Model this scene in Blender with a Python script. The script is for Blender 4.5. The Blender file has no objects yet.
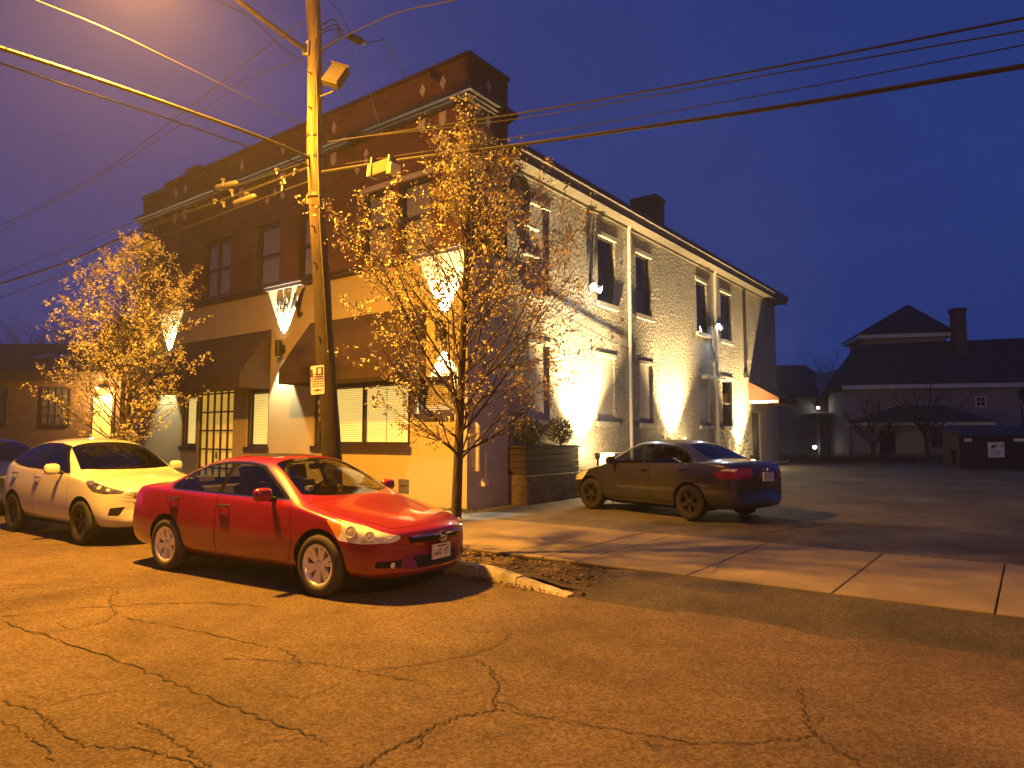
import bpy, bmesh, math, random
from mathutils import Vector, Matrix, noise
random.seed(7)
R = math.radians
C = bpy.context.scene.collection
SC = bpy.context.scene

# ------------------------------------------------------------------ camera, sky, exposure
AZ = R(36.8); PITCH = math.atan(54 / 691.0); FPX = 691.0
CAM = Vector((9.44, -11.05, 1.65))
cd = bpy.data.cameras.new('camera'); cam = bpy.data.objects.new('camera', cd); C.objects.link(cam)
cam.location = CAM; cam.rotation_euler = (R(90) + PITCH, 0, AZ)
cd.sensor_width = 36; cd.lens = FPX / 1024 * 36; cd.clip_end = 3000; cd.clip_start = 0.05
SC.camera = cam
SC.view_settings.view_transform = 'Standard'; SC.view_settings.look = 'None'
SC.view_settings.exposure = 0.0; SC.view_settings.gamma = 1.0
SC.cycles.use_light_tree = True
SC.cycles.max_bounces = 6; SC.cycles.transparent_max_bounces = 12
SC.cycles.sample_clamp_indirect = 4.0
SC.cycles.use_denoising = True

w = bpy.data.worlds.new('World'); SC.world = w; w.use_nodes = True
nt = w.node_tree; bg = nt.nodes['Background']
sky = nt.nodes.new('ShaderNodeTexSky'); sky.sky_type = 'NISHITA'; sky.sun_disc = False
sky.sun_elevation = R(-3.5); sky.sun_rotation = R(150); sky.air_density = 1.0; sky.dust_density = 0.6; sky.ozone_density = 2.5
mixc = nt.nodes.new('ShaderNodeMixRGB'); mixc.blend_type = 'ADD'; mixc.inputs[0].default_value = 1.0
mixc.inputs[2].default_value = (0.055, 0.14, 0.72, 1)
nt.links.new(sky.outputs[0], mixc.inputs[1])
# thin uneven cloud in the dusk sky
wt = nt.nodes.new('ShaderNodeTexCoord'); wn = nt.nodes.new('ShaderNodeTexNoise'); wn.inputs['Scale'].default_value = 2.6; wn.inputs['Detail'].default_value = 5; wn.inputs['Distortion'].default_value = .6
wm = nt.nodes.new('ShaderNodeMapping'); wm.inputs['Scale'].default_value = (1, 1, 2.4); nt.links.new(wt.outputs['Generated'], wm.inputs[0]); nt.links.new(wm.outputs[0], wn.inputs['Vector'])
wr_ = nt.nodes.new('ShaderNodeValToRGB'); wr_.color_ramp.elements[0].position = .3; wr_.color_ramp.elements[1].position = .7; wr_.color_ramp.elements[0].color = (.88, .89, .92, 1); wr_.color_ramp.elements[1].color = (1.16, 1.12, 1.07, 1)
nt.links.new(wn.outputs['Fac'], wr_.inputs[0]); wx = nt.nodes.new('ShaderNodeMixRGB'); wx.blend_type = 'MULTIPLY'; wx.inputs[0].default_value = 1
nt.links.new(mixc.outputs[0], wx.inputs[1]); nt.links.new(wr_.outputs[0], wx.inputs[2]); nt.links.new(wx.outputs[0], bg.inputs[0])
bg.inputs[1].default_value = 0.24
sl = bpy.data.lights.new('sun', 'SUN'); sl.energy = 0.004; sl.angle = R(60); sl.color = (0.6, 0.7, 1.0)
so = bpy.data.objects.new('sun', sl); C.objects.link(so); so.rotation_euler = (R(60), 0, R(150)); so.location = (0, 0, 40)

SODIUM = (1.0, 0.405, 0.028)
LAMP_W = 20000.0
UPLIGHT_W = 12500.0
SCONCE_W = 2600.0
FLOOD_W = 90.0

RV = Vector((math.cos(AZ), math.sin(AZ), 0)); FV = Vector((-math.sin(AZ), math.cos(AZ), 0)); UV = Vector((0, 0, 1))
FP = FV * math.cos(PITCH) + UV * math.sin(PITCH); UP = UV * math.cos(PITCH) - FV * math.sin(PITCH)
def ray(u, v): return RV * (u - 512) + UP * (384 - v) + FP * FPX
def on_y(u, v, y):
    d = ray(u, v); return CAM + d * ((y - CAM.y) / d.y)
def on_x(u, v, x):
    d = ray(u, v); return CAM + d * ((x - CAM.x) / d.x)
def on_z(u, v, z=0.0):
    d = ray(u, v); return CAM + d * ((z - CAM.z) / d.z)
def CF(lat, dep, z=0.0):
    p = CAM + RV * lat + FV * dep; return Vector((p.x, p.y, z))
def lot_z(y): return 0.12 + 0.018 * (y + 0.6)

# ------------------------------------------------------------------ materials
def pm(name, col, rough=0.7, metal=0.0, var=0.18, scale=6.0, bump=0.0, bscale=60.0, coat=0.0, emit=None, es=0.0, detail=6.0,
       dark=None, spec=0.5, stretch=None, bdist=0.02):
    m = bpy.data.materials.new(name); m.use_nodes = True
    n = m.node_tree; b = n.nodes['Principled BSDF']
    b.inputs['Roughness'].default_value = rough; b.inputs['Metallic'].default_value = metal
    b.inputs['Specular IOR Level'].default_value = spec
    b.inputs['Coat Weight'].default_value = coat; b.inputs['Coat Roughness'].default_value = 0.04
    tc = n.nodes.new('ShaderNodeTexCoord'); vec = tc.outputs['Object']
    if stretch:
        mp = n.nodes.new('ShaderNodeMapping'); mp.inputs['Scale'].default_value = stretch
        n.links.new(vec, mp.inputs[0]); vec = mp.outputs[0]
    if var > 0:
        t = n.nodes.new('ShaderNodeTexNoise'); t.inputs['Scale'].default_value = scale; t.inputs['Detail'].default_value = detail
        t.inputs['Roughness'].default_value = 0.65
        n.links.new(vec, t.inputs['Vector'])
        r = n.nodes.new('ShaderNodeValToRGB')
        r.color_ramp.elements[0].position = 0.3; r.color_ramp.elements[1].position = 0.7
        lo = dark if dark else [c * (1 - var) for c in col]; hi = [min(1, c * (1 + var)) for c in col]
        r.color_ramp.elements[0].color = (*lo, 1); r.color_ramp.elements[1].color = (*hi, 1)
        n.links.new(t.outputs['Fac'], r.inputs[0]); n.links.new(r.outputs[0], b.inputs['Base Color'])
    else:
        b.inputs['Base Color'].default_value = (*col, 1)
    if bump > 0:
        t2 = n.nodes.new('ShaderNodeTexNoise'); t2.inputs['Scale'].default_value = bscale; t2.inputs['Detail'].default_value = 8
        n.links.new(vec, t2.inputs['Vector'])
        bp = n.nodes.new('ShaderNodeBump'); bp.inputs['Strength'].default_value = bump; bp.inputs['Distance'].default_value = bdist
        n.links.new(t2.outputs['Fac'], bp.inputs['Height']); n.links.new(bp.outputs[0], b.inputs['Normal'])
    if emit:
        b.inputs['Emission Color'].default_value = (*emit, 1); b.inputs['Emission Strength'].default_value = es
    return m

def nodes_of(m): return m.node_tree, m.node_tree.nodes['Principled BSDF']

def glass(name, tint=(0.55, 0.6, 0.62), refl=0.12, rough=0.02):
    m = bpy.data.materials.new(name); m.use_nodes = True; n = m.node_tree
    n.nodes.remove(n.nodes['Principled BSDF']); out = n.nodes['Material Output']
    tr = n.nodes.new('ShaderNodeBsdfTransparent'); tr.inputs[0].default_value = (*tint, 1)
    gl = n.nodes.new('ShaderNodeBsdfGlossy'); gl.inputs['Roughness'].default_value = rough; gl.inputs[0].default_value = (1, 1, 1, 1)
    lw = n.nodes.new('ShaderNodeFresnel'); ge = n.nodes.new('ShaderNodeNewGeometry'); io = n.nodes.new('ShaderNodeMath'); io.operation = 'MULTIPLY_ADD'
    n.links.new(ge.outputs['Backfacing'], io.inputs[0]); io.inputs[1].default_value = 1 / 1.5 - 1.5; io.inputs[2].default_value = 1.5; n.links.new(io.outputs[0], lw.inputs['IOR'])
    mx = n.nodes.new('ShaderNodeMixShader')
    n.links.new(lw.outputs[0], mx.inputs[0]); n.links.new(tr.outputs[0], mx.inputs[1]); n.links.new(gl.outputs[0], mx.inputs[2])
    n.links.new(mx.outputs[0], out.inputs[0]); return m

def brick_mat(name, c1, c2, mortar, sx=1.0):
    m = bpy.data.materials.new(name); m.use_nodes = True; n, b = nodes_of(m)
    tc = n.nodes.new('ShaderNodeTexCoord'); sp = n.nodes.new('ShaderNodeSeparateXYZ'); n.links.new(tc.outputs['Object'], sp.inputs[0])
    ad = n.nodes.new('ShaderNodeMath'); n.links.new(sp.outputs[0], ad.inputs[0]); n.links.new(sp.outputs[1], ad.inputs[1])
    cb = n.nodes.new('ShaderNodeCombineXYZ'); n.links.new(ad.outputs[0], cb.inputs[0]); n.links.new(sp.outputs[2], cb.inputs[1])
    br = n.nodes.new('ShaderNodeTexBrick'); n.links.new(cb.outputs[0], br.inputs['Vector'])
    br.inputs['Scale'].default_value = 1.0; br.inputs['Brick Width'].default_value = 0.22; br.inputs['Row Height'].default_value = 0.075
    br.inputs['Mortar Size'].default_value = 0.008; br.inputs['Color1'].default_value = (*c1, 1); br.inputs['Color2'].default_value = (*c2, 1)
    br.inputs['Mortar'].default_value = (*mortar, 1)
    ns = n.nodes.new('ShaderNodeTexNoise'); ns.inputs['Scale'].default_value = 1.3; ns.inputs['Detail'].default_value = 8
    n.links.new(tc.outputs['Object'], ns.inputs['Vector'])
    mm = n.nodes.new('ShaderNodeMixRGB'); mm.blend_type = 'MULTIPLY'; mm.inputs[0].default_value = 0.7
    rp = n.nodes.new('ShaderNodeValToRGB'); rp.color_ramp.elements[0].position = .3; rp.color_ramp.elements[0].color = (.55, .5, .5, 1)
    rp.color_ramp.elements[1].position = .65
    n.links.new(ns.outputs['Fac'], rp.inputs[0]); n.links.new(br.outputs['Color'], mm.inputs[1]); n.links.new(rp.outputs[0], mm.inputs[2])
    n.links.new(mm.outputs[0], b.inputs['Base Color']); b.inputs['Roughness'].default_value = 0.85
    bp = n.nodes.new('ShaderNodeBump'); bp.inputs['Strength'].default_value = 0.5; bp.inputs['Distance'].default_value = 0.01; bp.invert = True
    n.links.new(br.outputs['Fac'], bp.inputs['Height']); n.links.new(bp.outputs[0], b.inputs['Normal'])
    return m

def asphalt(name, base, big=0.35, tint=None):
    """worn asphalt: patchy tone, aggregate speckle, rough grain"""
    m = bpy.data.materials.new(name); m.use_nodes = True; n, b = nodes_of(m)
    tc = n.nodes.new('ShaderNodeTexCoord'); v = tc.outputs['Object']
    def nz(s, d=6, r=.6):
        t = n.nodes.new('ShaderNodeTexNoise'); t.inputs['Scale'].default_value = s; t.inputs['Detail'].default_value = d
        t.inputs['Roughness'].default_value = r; n.links.new(v, t.inputs['Vector']); return t
    a = nz(0.45, 5); g = nz(42, 4, .75); f = nz(150, 2)
    r1 = n.nodes.new('ShaderNodeValToRGB'); r1.color_ramp.elements[0].position = .32; r1.color_ramp.elements[1].position = .7
    r1.color_ramp.elements[0].color = (*[c * (1 - big) for c in base], 1); r1.color_ramp.elements[1].color = (*[c * (1 + big) for c in base], 1)
    n.links.new(a.outputs['Fac'], r1.inputs[0])
    r2 = n.nodes.new('ShaderNodeValToRGB'); r2.color_ramp.elements[0].position = .40; r2.color_ramp.elements[1].position = .60
    r2.color_ramp.elements[0].color = (.24, .235, .23, 1); r2.color_ramp.elements[1].color = (1.0, 1.0, 1.0, 1)
    n.links.new(g.outputs['Fac'], r2.inputs[0])
    m1 = n.nodes.new('ShaderNodeMixRGB'); m1.blend_type = 'MULTIPLY'; m1.inputs[0].default_value = .85
    n.links.new(r1.outputs[0], m1.inputs[1]); n.links.new(r2.outputs[0], m1.inputs[2])
    st = nz(2.1, 9, .72); r5 = n.nodes.new('ShaderNodeValToRGB'); r5.color_ramp.elements[0].position = .34; r5.color_ramp.elements[0].color = (.62, .60, .58, 1); r5.color_ramp.elements[1].position = .55
    n.links.new(st.outputs['Fac'], r5.inputs[0]); m0 = n.nodes.new('ShaderNodeMixRGB'); m0.blend_type = 'MULTIPLY'; m0.inputs[0].default_value = .8
    n.links.new(m1.outputs[0], m0.inputs[1]); n.links.new(r5.outputs[0], m0.inputs[2]); m1 = m0
    vo = n.nodes.new('ShaderNodeTexVoronoi'); vo.inputs['Scale'].default_value = 30; n.links.new(v, vo.inputs['Vector'])
    r3 = n.nodes.new('ShaderNodeValToRGB'); r3.color_ramp.elements[0].position = .06; r3.color_ramp.elements[0].color = (1, 1, 1, 1)
    r3.color_ramp.elements[1].position = .13; r3.color_ramp.elements[1].color = (0, 0, 0, 1)
    n.links.new(vo.outputs['Distance'], r3.inputs[0])
    m2 = n.nodes.new('ShaderNodeMixRGB'); n.links.new(r3.outputs[0], m2.inputs[0]); n.links.new(m1.outputs[0], m2.inputs[1])
    m2.inputs[2].default_value = (*[min(1, c * 2.6) for c in base], 1)
    n.links.new(m2.outputs[0], b.inputs['Base Color']); b.inputs['Roughness'].default_value = 0.82
    b.inputs['Specular IOR Level'].default_value = 0.35
    bp = n.nodes.new('ShaderNodeBump'); bp.inputs['Strength'].default_value = 0.9; bp.inputs['Distance'].default_value = 0.014
    ad = n.nodes.new('ShaderNodeMath'); ad.operation = 'ADD'; n.links.new(g.outputs['Fac'], ad.inputs[0]); n.links.new(f.outputs['Fac'], ad.inputs[1])
    n.links.new(ad.outputs[0], bp.inputs['Height']); n.links.new(bp.outputs[0], b.inputs['Normal'])
    return m

M = {}
M['road'] = asphalt('road_asphalt', (0.168, 0.124, 0.092), .3)
M['lot'] = asphalt('lot_asphalt', (0.15, 0.14, 0.125), .5)
M['apron'] = asphalt('apron_asphalt', (0.10, 0.09, 0.08), .6)
M['concrete'] = pm('sidewalk_concrete', (0.17, 0.142, 0.105), .85, var=.3, scale=1.1, bump=.35, bscale=120, bdist=.008)
M['curb'] = pm('curb_concrete', (0.30, 0.28, 0.25), .85, var=.45, scale=5, bump=.5, bscale=40)
M['dirt'] = pm('verge_soil', (0.055, 0.045, 0.032), .95, var=.6, scale=9, bump=1.0, bscale=45, bdist=.04)
M['ground'] = pm('ground_soil', (0.05, 0.047, 0.04), .95, var=.4, scale=1.5, bump=.6, bscale=20)
M['crack'] = pm('crack_tar', (0.013, 0.011, 0.010), .9, var=.4, scale=20)
M['joint'] = pm('joint_dirt', (0.03, 0.028, 0.025), .95, var=.4, scale=20)
M['leaf_litter'] = pm('leaf_litter', (0.12, 0.075, 0.035), .8, var=.5, scale=30)
M['brick'] = brick_mat('red_brick', (0.16, 0.058, 0.034), (0.11, 0.04, 0.025), (0.10, 0.075, 0.06))
M['brick_old'] = brick_mat('old_brick', (0.15, 0.075, 0.045), (0.12, 0.055, 0.035), (0.16, 0.13, 0.11))
M['cream'] = pm('cream_stucco', (0.39, 0.33, 0.16), .8, var=.07, scale=1.6, bump=.18, bscale=90, bdist=.006)
M['grey_stucco'] = pm('grey_stucco', (0.40, 0.36, 0.31), .85, var=.16, scale=2.2, bump=.3, bscale=60, bdist=.01)
M['trim_dark'] = pm('dark_trim', (0.05, 0.035, 0.026), .5, var=.25, scale=12)
M['trim_pale'] = pm('pale_stone', (0.42, 0.38, 0.31), .75, var=.12, scale=10, bump=.15)
M['cornice'] = pm('cornice_metal', (0.04, 0.035, 0.03), .55, var=.25, scale=5)
M['awning'] = pm('awning_canvas', (0.04, 0.023, 0.015), .9, var=.2, scale=3, bump=.2, bscale=200, bdist=.004)
M['awning_rust'] = pm('awning_rust_canvas', (0.10, 0.035, 0.015), .9, var=.15, scale=4)
M['frame'] = pm('window_frame_brown', (0.035, 0.024, 0.018), .45, var=.2, scale=10)
M['blind_lit'] = pm('blind_slats_lit', (0.72, 0.66, 0.48), .6, var=.05, scale=3, emit=(1.0, .66, .17), es=1.05)
M['blind_dim'] = pm('blind_slats', (0.5, 0.46, 0.40), .6, var=.08, scale=3)
M['curtain'] = pm('door_curtain', (0.72, 0.58, 0.28), .8, var=.15, scale=4, emit=(1.0, .56, .07), es=.5, stretch=(4, 4, .3))
M['room'] = pm('room_dark', (0.02, 0.018, 0.016), .9, var=.2)
M['glass'] = glass('window_glass', (0.85, 0.87, 0.86))
M['roof'] = pm('roof_felt', (0.05, 0.045, 0.042), .9, var=.3, scale=2, bump=.4, bscale=40)
M['fascia'] = pm('fascia_paint', (0.085, 0.07, 0.058), .6, var=.3, scale=4)
M['soffit'] = pm('soffit_paint', (0.085, 0.07, 0.048), .7, var=.25, scale=4)
M['shingle'] = pm('roof_shingle', (0.042, 0.038, 0.04), .9, var=.35, scale=6, bump=.6, bscale=18)
M['siding'] = pm('house_siding', (0.28, 0.23, 0.20), .8, var=.15, scale=3, bump=.2, bscale=14)
M['siding_b'] = pm('house_siding_grey', (0.20, 0.19, 0.18), .8, var=.2, scale=3)
M['white_paint'] = pm('white_paint', (0.70, 0.66, 0.58), .6, var=.12, scale=8)
M['pipe'] = pm('downspout_paint', (0.62, 0.58, 0.50), .5, var=.1, scale=6)
M['dark_metal'] = pm('dark_metal', (0.035, 0.033, 0.032), .45, metal=.3, var=.25, scale=12)
M['galv'] = pm('galvanised_steel', (0.20, 0.185, 0.17), .5, metal=.6, var=.2, scale=14)
M['cable'] = pm('cable_sheath', (0.025, 0.022, 0.02), .55, var=.2, scale=9)
M['bark'] = pm('tree_bark', (0.05, 0.038, 0.03), .9, var=.45, scale=10, bump=.9, bscale=24, stretch=(1, 1, .3), bdist=.03)
M['leaf'] = pm('spring_leaf', (0.50, 0.46, 0.31), .7, var=.35, scale=4)
M['shrub'] = pm('shrub_leaf', (0.06, 0.075, 0.025), .7, var=.4, scale=8)
M['twig'] = pm('bare_twig', (0.045, 0.036, 0.032), .9, var=.3, scale=10)
M['planter'] = pm('planter_wood', (0.035, 0.026, 0.02), .8, var=.3, scale=5, bump=.3, bscale=30)
M['rubber'] = pm('tyre_rubber', (0.012, 0.0115, 0.011), .85, var=.2, scale=15)
M['tyre_dusty'] = pm('tyre_rubber_dusty', (0.05, 0.045, 0.04), .85, var=.25, scale=15)
M['alloy'] = pm('alloy_silver', (0.78, 0.76, 0.72), .28, metal=.35, var=.05, scale=10)
M['alloy_dark'] = pm('alloy_dusty', (0.035, 0.032, 0.03), .4, metal=.6, var=.15, scale=10)
M['black_plastic'] = pm('black_plastic', (0.012, 0.012, 0.013), .55, var=.15, scale=20, spec=.2)
M['trim_black'] = pm('gloss_black_trim', (0.006, 0.006, 0.006), .3, var=0, spec=.06)
M['chrome'] = pm('chrome', (0.75, 0.74, 0.72), .14, metal=1.0, var=.05)
M['cabin'] = pm('cabin_fabric', (0.09, 0.08, 0.07), .9, var=.2, scale=20)
M['plate'] = pm('plate_white', (0.62, 0.60, 0.56), .5, var=.08, scale=20)
M['plate_mark'] = pm('plate_ink', (0.12, 0.10, 0.14), .6, var=.3, scale=60)
M['car_glass'] = glass('car_glass', (0.60, 0.62, 0.60))
M['car_glass_dark'] = glass('car_glass_tinted', (0.10, 0.11, 0.115))
M['lens_clear'] = pm('headlamp_lens', (0.80, 0.74, 0.60), .2, metal=.0, var=.35, scale=14, coat=1.0)
M['lens_bowl'] = pm('reflector_bowl', (0.55, 0.48, 0.36), .25, metal=.2, var=.3, scale=40, coat=1.0)
M['lens_dark'] = pm('headlamp_lens_dark', (0.14, 0.13, 0.12), .12, metal=.6, var=.9, scale=13, coat=1.0)
M['lens_amber'] = pm('amber_lens', (0.75, 0.30, 0.03), .15, var=.15, scale=30, coat=1.0)
M['lens_red'] = pm('red_lens', (0.30, 0.012, 0.012), .12, var=.3, scale=30, coat=1.0)
M['dumpster'] = pm('dumpster_paint', (0.012, 0.011, 0.012), .55, var=.4, scale=4)
M['dumpster_lid'] = pm('dumpster_lid', (0.015, 0.018, 0.035), .5, var=.3, scale=5)
M['led'] = pm('led_lens', (0.9, 0.95, 1.0), .3, var=0, emit=(0.78, 0.90, 1.0), es=60)
M['warm_lens'] = pm('warm_lens', (1.0, 0.85, 0.6), .3, var=0, emit=(1.0, 0.78, 0.36), es=25)
M['sodium_lens'] = pm('sodium_lens', (1.0, 0.7, 0.3), .3, var=0, emit=SODIUM, es=60)
M['porch_lens'] = pm('porch_lamp_lens', (1, .95, .85), .3, var=0, emit=(1.0, 0.92, 0.78), es=9)
M['sign_white'] = pm('sign_sheet', (0.55, 0.56, 0.60), .5, var=.1, scale=20)
M['sign_ink'] = pm('sign_ink', (0.07, 0.04, 0.04), .6, var=.2)
M['letter'] = pm('bronze_lettering', (0.03, 0.02, 0.011), .6, metal=.1, var=.2, scale=12)
M['rock'] = pm('foundation_stone', (0.10, 0.075, 0.06), .9, var=.5, scale=5, bump=.8, bscale=9, bdist=.05)

def stucco():
    m = bpy.data.materials.new('rough_cast_stucco'); m.use_nodes = True; n, b = nodes_of(m)
    tc = n.nodes.new('ShaderNodeTexCoord'); v = tc.outputs['Object']
    t = n.nodes.new('ShaderNodeTexNoise'); t.inputs['Scale'].default_value = 11; t.inputs['Detail'].default_value = 12
    t.inputs['Roughness'].default_value = .70; t.inputs['Distortion'].default_value = .35
    vo = n.nodes.new('ShaderNodeTexVoronoi'); vo.inputs['Scale'].default_value = 13; vo.feature = 'F1'
    n.links.new(v, t.inputs['Vector'])
    mxv = n.nodes.new('ShaderNodeMixRGB'); mxv.inputs[0].default_value = .12; n.links.new(v, mxv.inputs[1]); n.links.new(t.outputs['Color'], mxv.inputs[2])
    n.links.new(mxv.outputs[0], vo.inputs['Vector'])
    ad = n.nodes.new('ShaderNodeMath'); ad.operation = 'MULTIPLY_ADD'; ad.inputs[1].default_value = .55
    n.links.new(vo.outputs['Distance'], ad.inputs[0]); n.links.new(t.outputs['Fac'], ad.inputs[2])
    bp = n.nodes.new('ShaderNodeBump'); bp.inputs['Strength'].default_value = 1.0; bp.inputs['Distance'].default_value = .15
    n.links.new(ad.outputs[0], bp.inputs['Height']); n.links.new(bp.outputs[0], b.inputs['Normal'])
    t2 = n.nodes.new('ShaderNodeTexNoise'); t2.inputs['Scale'].default_value = 1.1; t2.inputs['Detail'].default_value = 7; n.links.new(v, t2.inputs['Vector'])
    r = n.nodes.new('ShaderNodeValToRGB'); r.color_ramp.elements[0].position = .3; r.color_ramp.elements[1].position = .7
    r.color_ramp.elements[0].color = (.36, .32, .26, 1); r.color_ramp.elements[1].color = (.50, .45, .37, 1)
    n.links.new(t2.outputs['Fac'], r.inputs[0]); n.links.new(r.outputs[0], b.inputs['Base Color']); b.inputs['Roughness'].default_value = .9
    return m
M['stucco'] = stucco()

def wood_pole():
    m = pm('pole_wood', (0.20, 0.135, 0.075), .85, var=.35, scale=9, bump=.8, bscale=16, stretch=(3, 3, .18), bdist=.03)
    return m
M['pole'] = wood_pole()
def darken_low(m, z0, z1):
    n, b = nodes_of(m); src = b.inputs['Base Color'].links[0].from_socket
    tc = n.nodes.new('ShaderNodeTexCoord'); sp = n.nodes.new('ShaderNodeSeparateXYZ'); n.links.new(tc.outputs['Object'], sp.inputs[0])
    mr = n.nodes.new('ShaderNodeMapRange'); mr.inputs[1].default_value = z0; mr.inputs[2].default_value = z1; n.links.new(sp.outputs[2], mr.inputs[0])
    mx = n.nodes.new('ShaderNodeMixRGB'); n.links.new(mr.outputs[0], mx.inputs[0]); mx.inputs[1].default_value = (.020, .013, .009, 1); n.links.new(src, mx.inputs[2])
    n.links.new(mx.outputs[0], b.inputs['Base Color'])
darken_low(M['pole'], 4.5, 6.0)                                          # pole tone darker over its lower length, blending to paler wood above

def paint(name, col, metal=0.25, rough=.32, scuff=False):
    m = bpy.data.materials.new(name); m.use_nodes = True; n, b = nodes_of(m)
    b.inputs['Metallic'].default_value = metal; b.inputs['Roughness'].default_value = rough
    b.inputs['Coat Weight'].default_value = 1.0; b.inputs['Coat Roughness'].default_value = .05
    tc = n.nodes.new('ShaderNodeTexCoord')
    t = n.nodes.new('ShaderNodeTexNoise'); t.inputs['Scale'].default_value = 3; t.inputs['Detail'].default_value = 6; n.links.new(tc.outputs['Object'], t.inputs['Vector'])
    r = n.nodes.new('ShaderNodeValToRGB'); r.color_ramp.elements[0].color = (*[c * .88 for c in col], 1); r.color_ramp.elements[1].color = (*[min(1, c * 1.08) for c in col], 1)
    n.links.new(t.outputs['Fac'], r.inputs[0])
    # inside of the shell is bare dark lining
    ge = n.nodes.new('ShaderNodeNewGeometry'); mx = n.nodes.new('ShaderNodeMixRGB'); n.links.new(ge.outputs['Backfacing'], mx.inputs[0])
    n.links.new(r.outputs[0], mx.inputs[1]); mx.inputs[2].default_value = (.02, .018, .017, 1)
    # road grime climbing from the sills
    sp = n.nodes.new('ShaderNodeSeparateXYZ'); n.links.new(tc.outputs['Object'], sp.inputs[0])
    g = n.nodes.new('ShaderNodeMapRange'); g.inputs[1].default_value = .55; g.inputs[2].default_value = .18; g.inputs[3].default_value = 0; g.inputs[4].default_value = .35
    n.links.new(sp.outputs[2], g.inputs[0])
    gm = n.nodes.new('ShaderNodeMath'); gm.operation = 'MULTIPLY'; n.links.new(g.outputs[0], gm.inputs[0]); n.links.new(t.outputs['Fac'], gm.inputs[1])
    mg = n.nodes.new('ShaderNodeMixRGB'); n.links.new(gm.outputs[0], mg.inputs[0]); n.links.new(mx.outputs[0], mg.inputs[1]); mg.inputs[2].default_value = (.09, .075, .06, 1)
    n.links.new(mg.outputs[0], b.inputs['Base Color'])
    return m
M['paint_red'] = paint('red_pearl_paint', (0.27, 0.008, 0.028), .3, .3)
M['paint_white'] = paint('white_paint_gloss', (0.52, 0.51, 0.50), 0.0, .35)
M['paint_dark'] = paint('dark_grey_paint', (0.05, 0.047, 0.046), .5, .3)
M['paint_blue'] = paint('dark_blue_paint', (0.03, 0.04, 0.10), .4, .3)

# ------------------------------------------------------------------ helpers
class MB:
    def __init__(s): s.v = []; s.f = []; s.m = []; s.mi = 0
    def add(s, vs, fs):
        o = len(s.v); s.v += [tuple(p) for p in vs]
        for f in fs: s.f.append([o + i for i in f]); s.m.append(s.mi)
        return s
    def quad(s, a, b, c, d): return s.add([a, b, c, d], [(0, 1, 2, 3)])
    def box(s, x0, x1, y0, y1, z0, z1, T=None):
        vs = [Vector((x, y, z)) for z in (z0, z1) for y in (y0, y1) for x in (x0, x1)]
        if T: vs = [T @ p for p in vs]
        return s.add(vs, [(0, 2, 3, 1), (4, 5, 7, 6), (0, 1, 5, 4), (2, 6, 7, 3), (0, 4, 6, 2), (1, 3, 7, 5)])
    def tube(s, pts, rad, n=8, cap=True):
        pts = [Vector(p) for p in pts]
        if not isinstance(rad, (list, tuple)): rad = [rad] * len(pts)
        vs = []; up = None
        for i, p in enumerate(pts):
            d = (pts[min(i + 1, len(pts) - 1)] - pts[max(i - 1, 0)])
            if d.length < 1e-9: d = Vector((0, 0, 1))
            d.normalize()
            if up is None:
                up = Vector((0, 0, 1)) if abs(d.z) < .9 else Vector((1, 0, 0))
            a = d.cross(up)
            if a.length < 1e-4: a = d.cross(Vector((0, 1, .3)))
            a.normalize(); b = a.cross(d).normalized(); up = b
            for k in range(n):
                t = 2 * math.pi * k / n
                vs.append(p + (a * math.cos(t) + b * math.sin(t)) * rad[i])
        fs = []
        for i in range(len(pts) - 1):
            for k in range(n):
                k2 = (k + 1) % n; fs.append((i * n + k, i * n + k2, (i + 1) * n + k2, (i + 1) * n + k))
        if cap:
            fs.append(tuple(range(n - 1, -1, -1))); fs.append(tuple(range((len(pts) - 1) * n, len(pts) * n)))
        return s.add(vs, fs)
    def lathe(s, prof, n=24, T=None, closed=False):
        """prof: (radius, height) about local Z"""
        vs = []; fs = []
        for r, h in prof:
            for k in range(n):
                t = 2 * math.pi * k / n; p = Vector((r * math.cos(t), r * math.sin(t), h)); vs.append(T @ p if T else p)
        L = len(prof)
        for i in range(L if closed else L - 1):
            j = (i + 1) % L
            for k in range(n):
                k2 = (k + 1) % n; fs.append((i * n + k, i * n + k2, j * n + k2, j * n + k))
        return s.add(vs, fs)
    def prism(s, poly, d0, d1, T=None):
        """poly in local xy, extruded along local z"""
        n = len(poly)
        vs = [Vector((x, y, d0)) for x, y in poly] + [Vector((x, y, d1)) for x, y in poly]
        if T: vs = [T @ p for p in vs]
        fs = [tuple(range(n - 1, -1, -1)), tuple(range(n, 2 * n))] + [(i, (i + 1) % n, n + (i + 1) % n, n + i) for i in range(n)]
        return s.add(vs, fs)
    def build(s, name, mats, parent=None, smooth=False, bevel=0.0):
        if not isinstance(mats, (list, tuple)): mats = [mats]
        off = Vector((0, 0, 0))
        if parent is None and s.v:
            xs = [p[0] for p in s.v]; ys = [p[1] for p in s.v]; zs = [p[2] for p in s.v]
            off = Vector(((min(xs) + max(xs)) / 2, (min(ys) + max(ys)) / 2, min(zs)))
        me = bpy.data.meshes.new(name)
        me.from_pydata([(p[0] - off.x, p[1] - off.y, p[2] - off.z) for p in s.v], [], s.f)
        for m in mats: me.materials.append(m)
        if len(mats) > 1: me.polygons.foreach_set('material_index', s.m)
        if smooth: me.polygons.foreach_set('use_smooth', [True] * len(me.polygons))
        me.update()
        o = bpy.data.objects.new(name, me); C.objects.link(o); o.location = off
        if parent: o.parent = parent
        if smooth and smooth != 'all':
            me.set_sharp_from_angle(angle=R(40))
        if bevel:
            md = o.modifiers.new('bevel', 'BEVEL'); md.width = bevel; md.segments = 2; md.limit_method = 'ANGLE'
        return o

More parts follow.
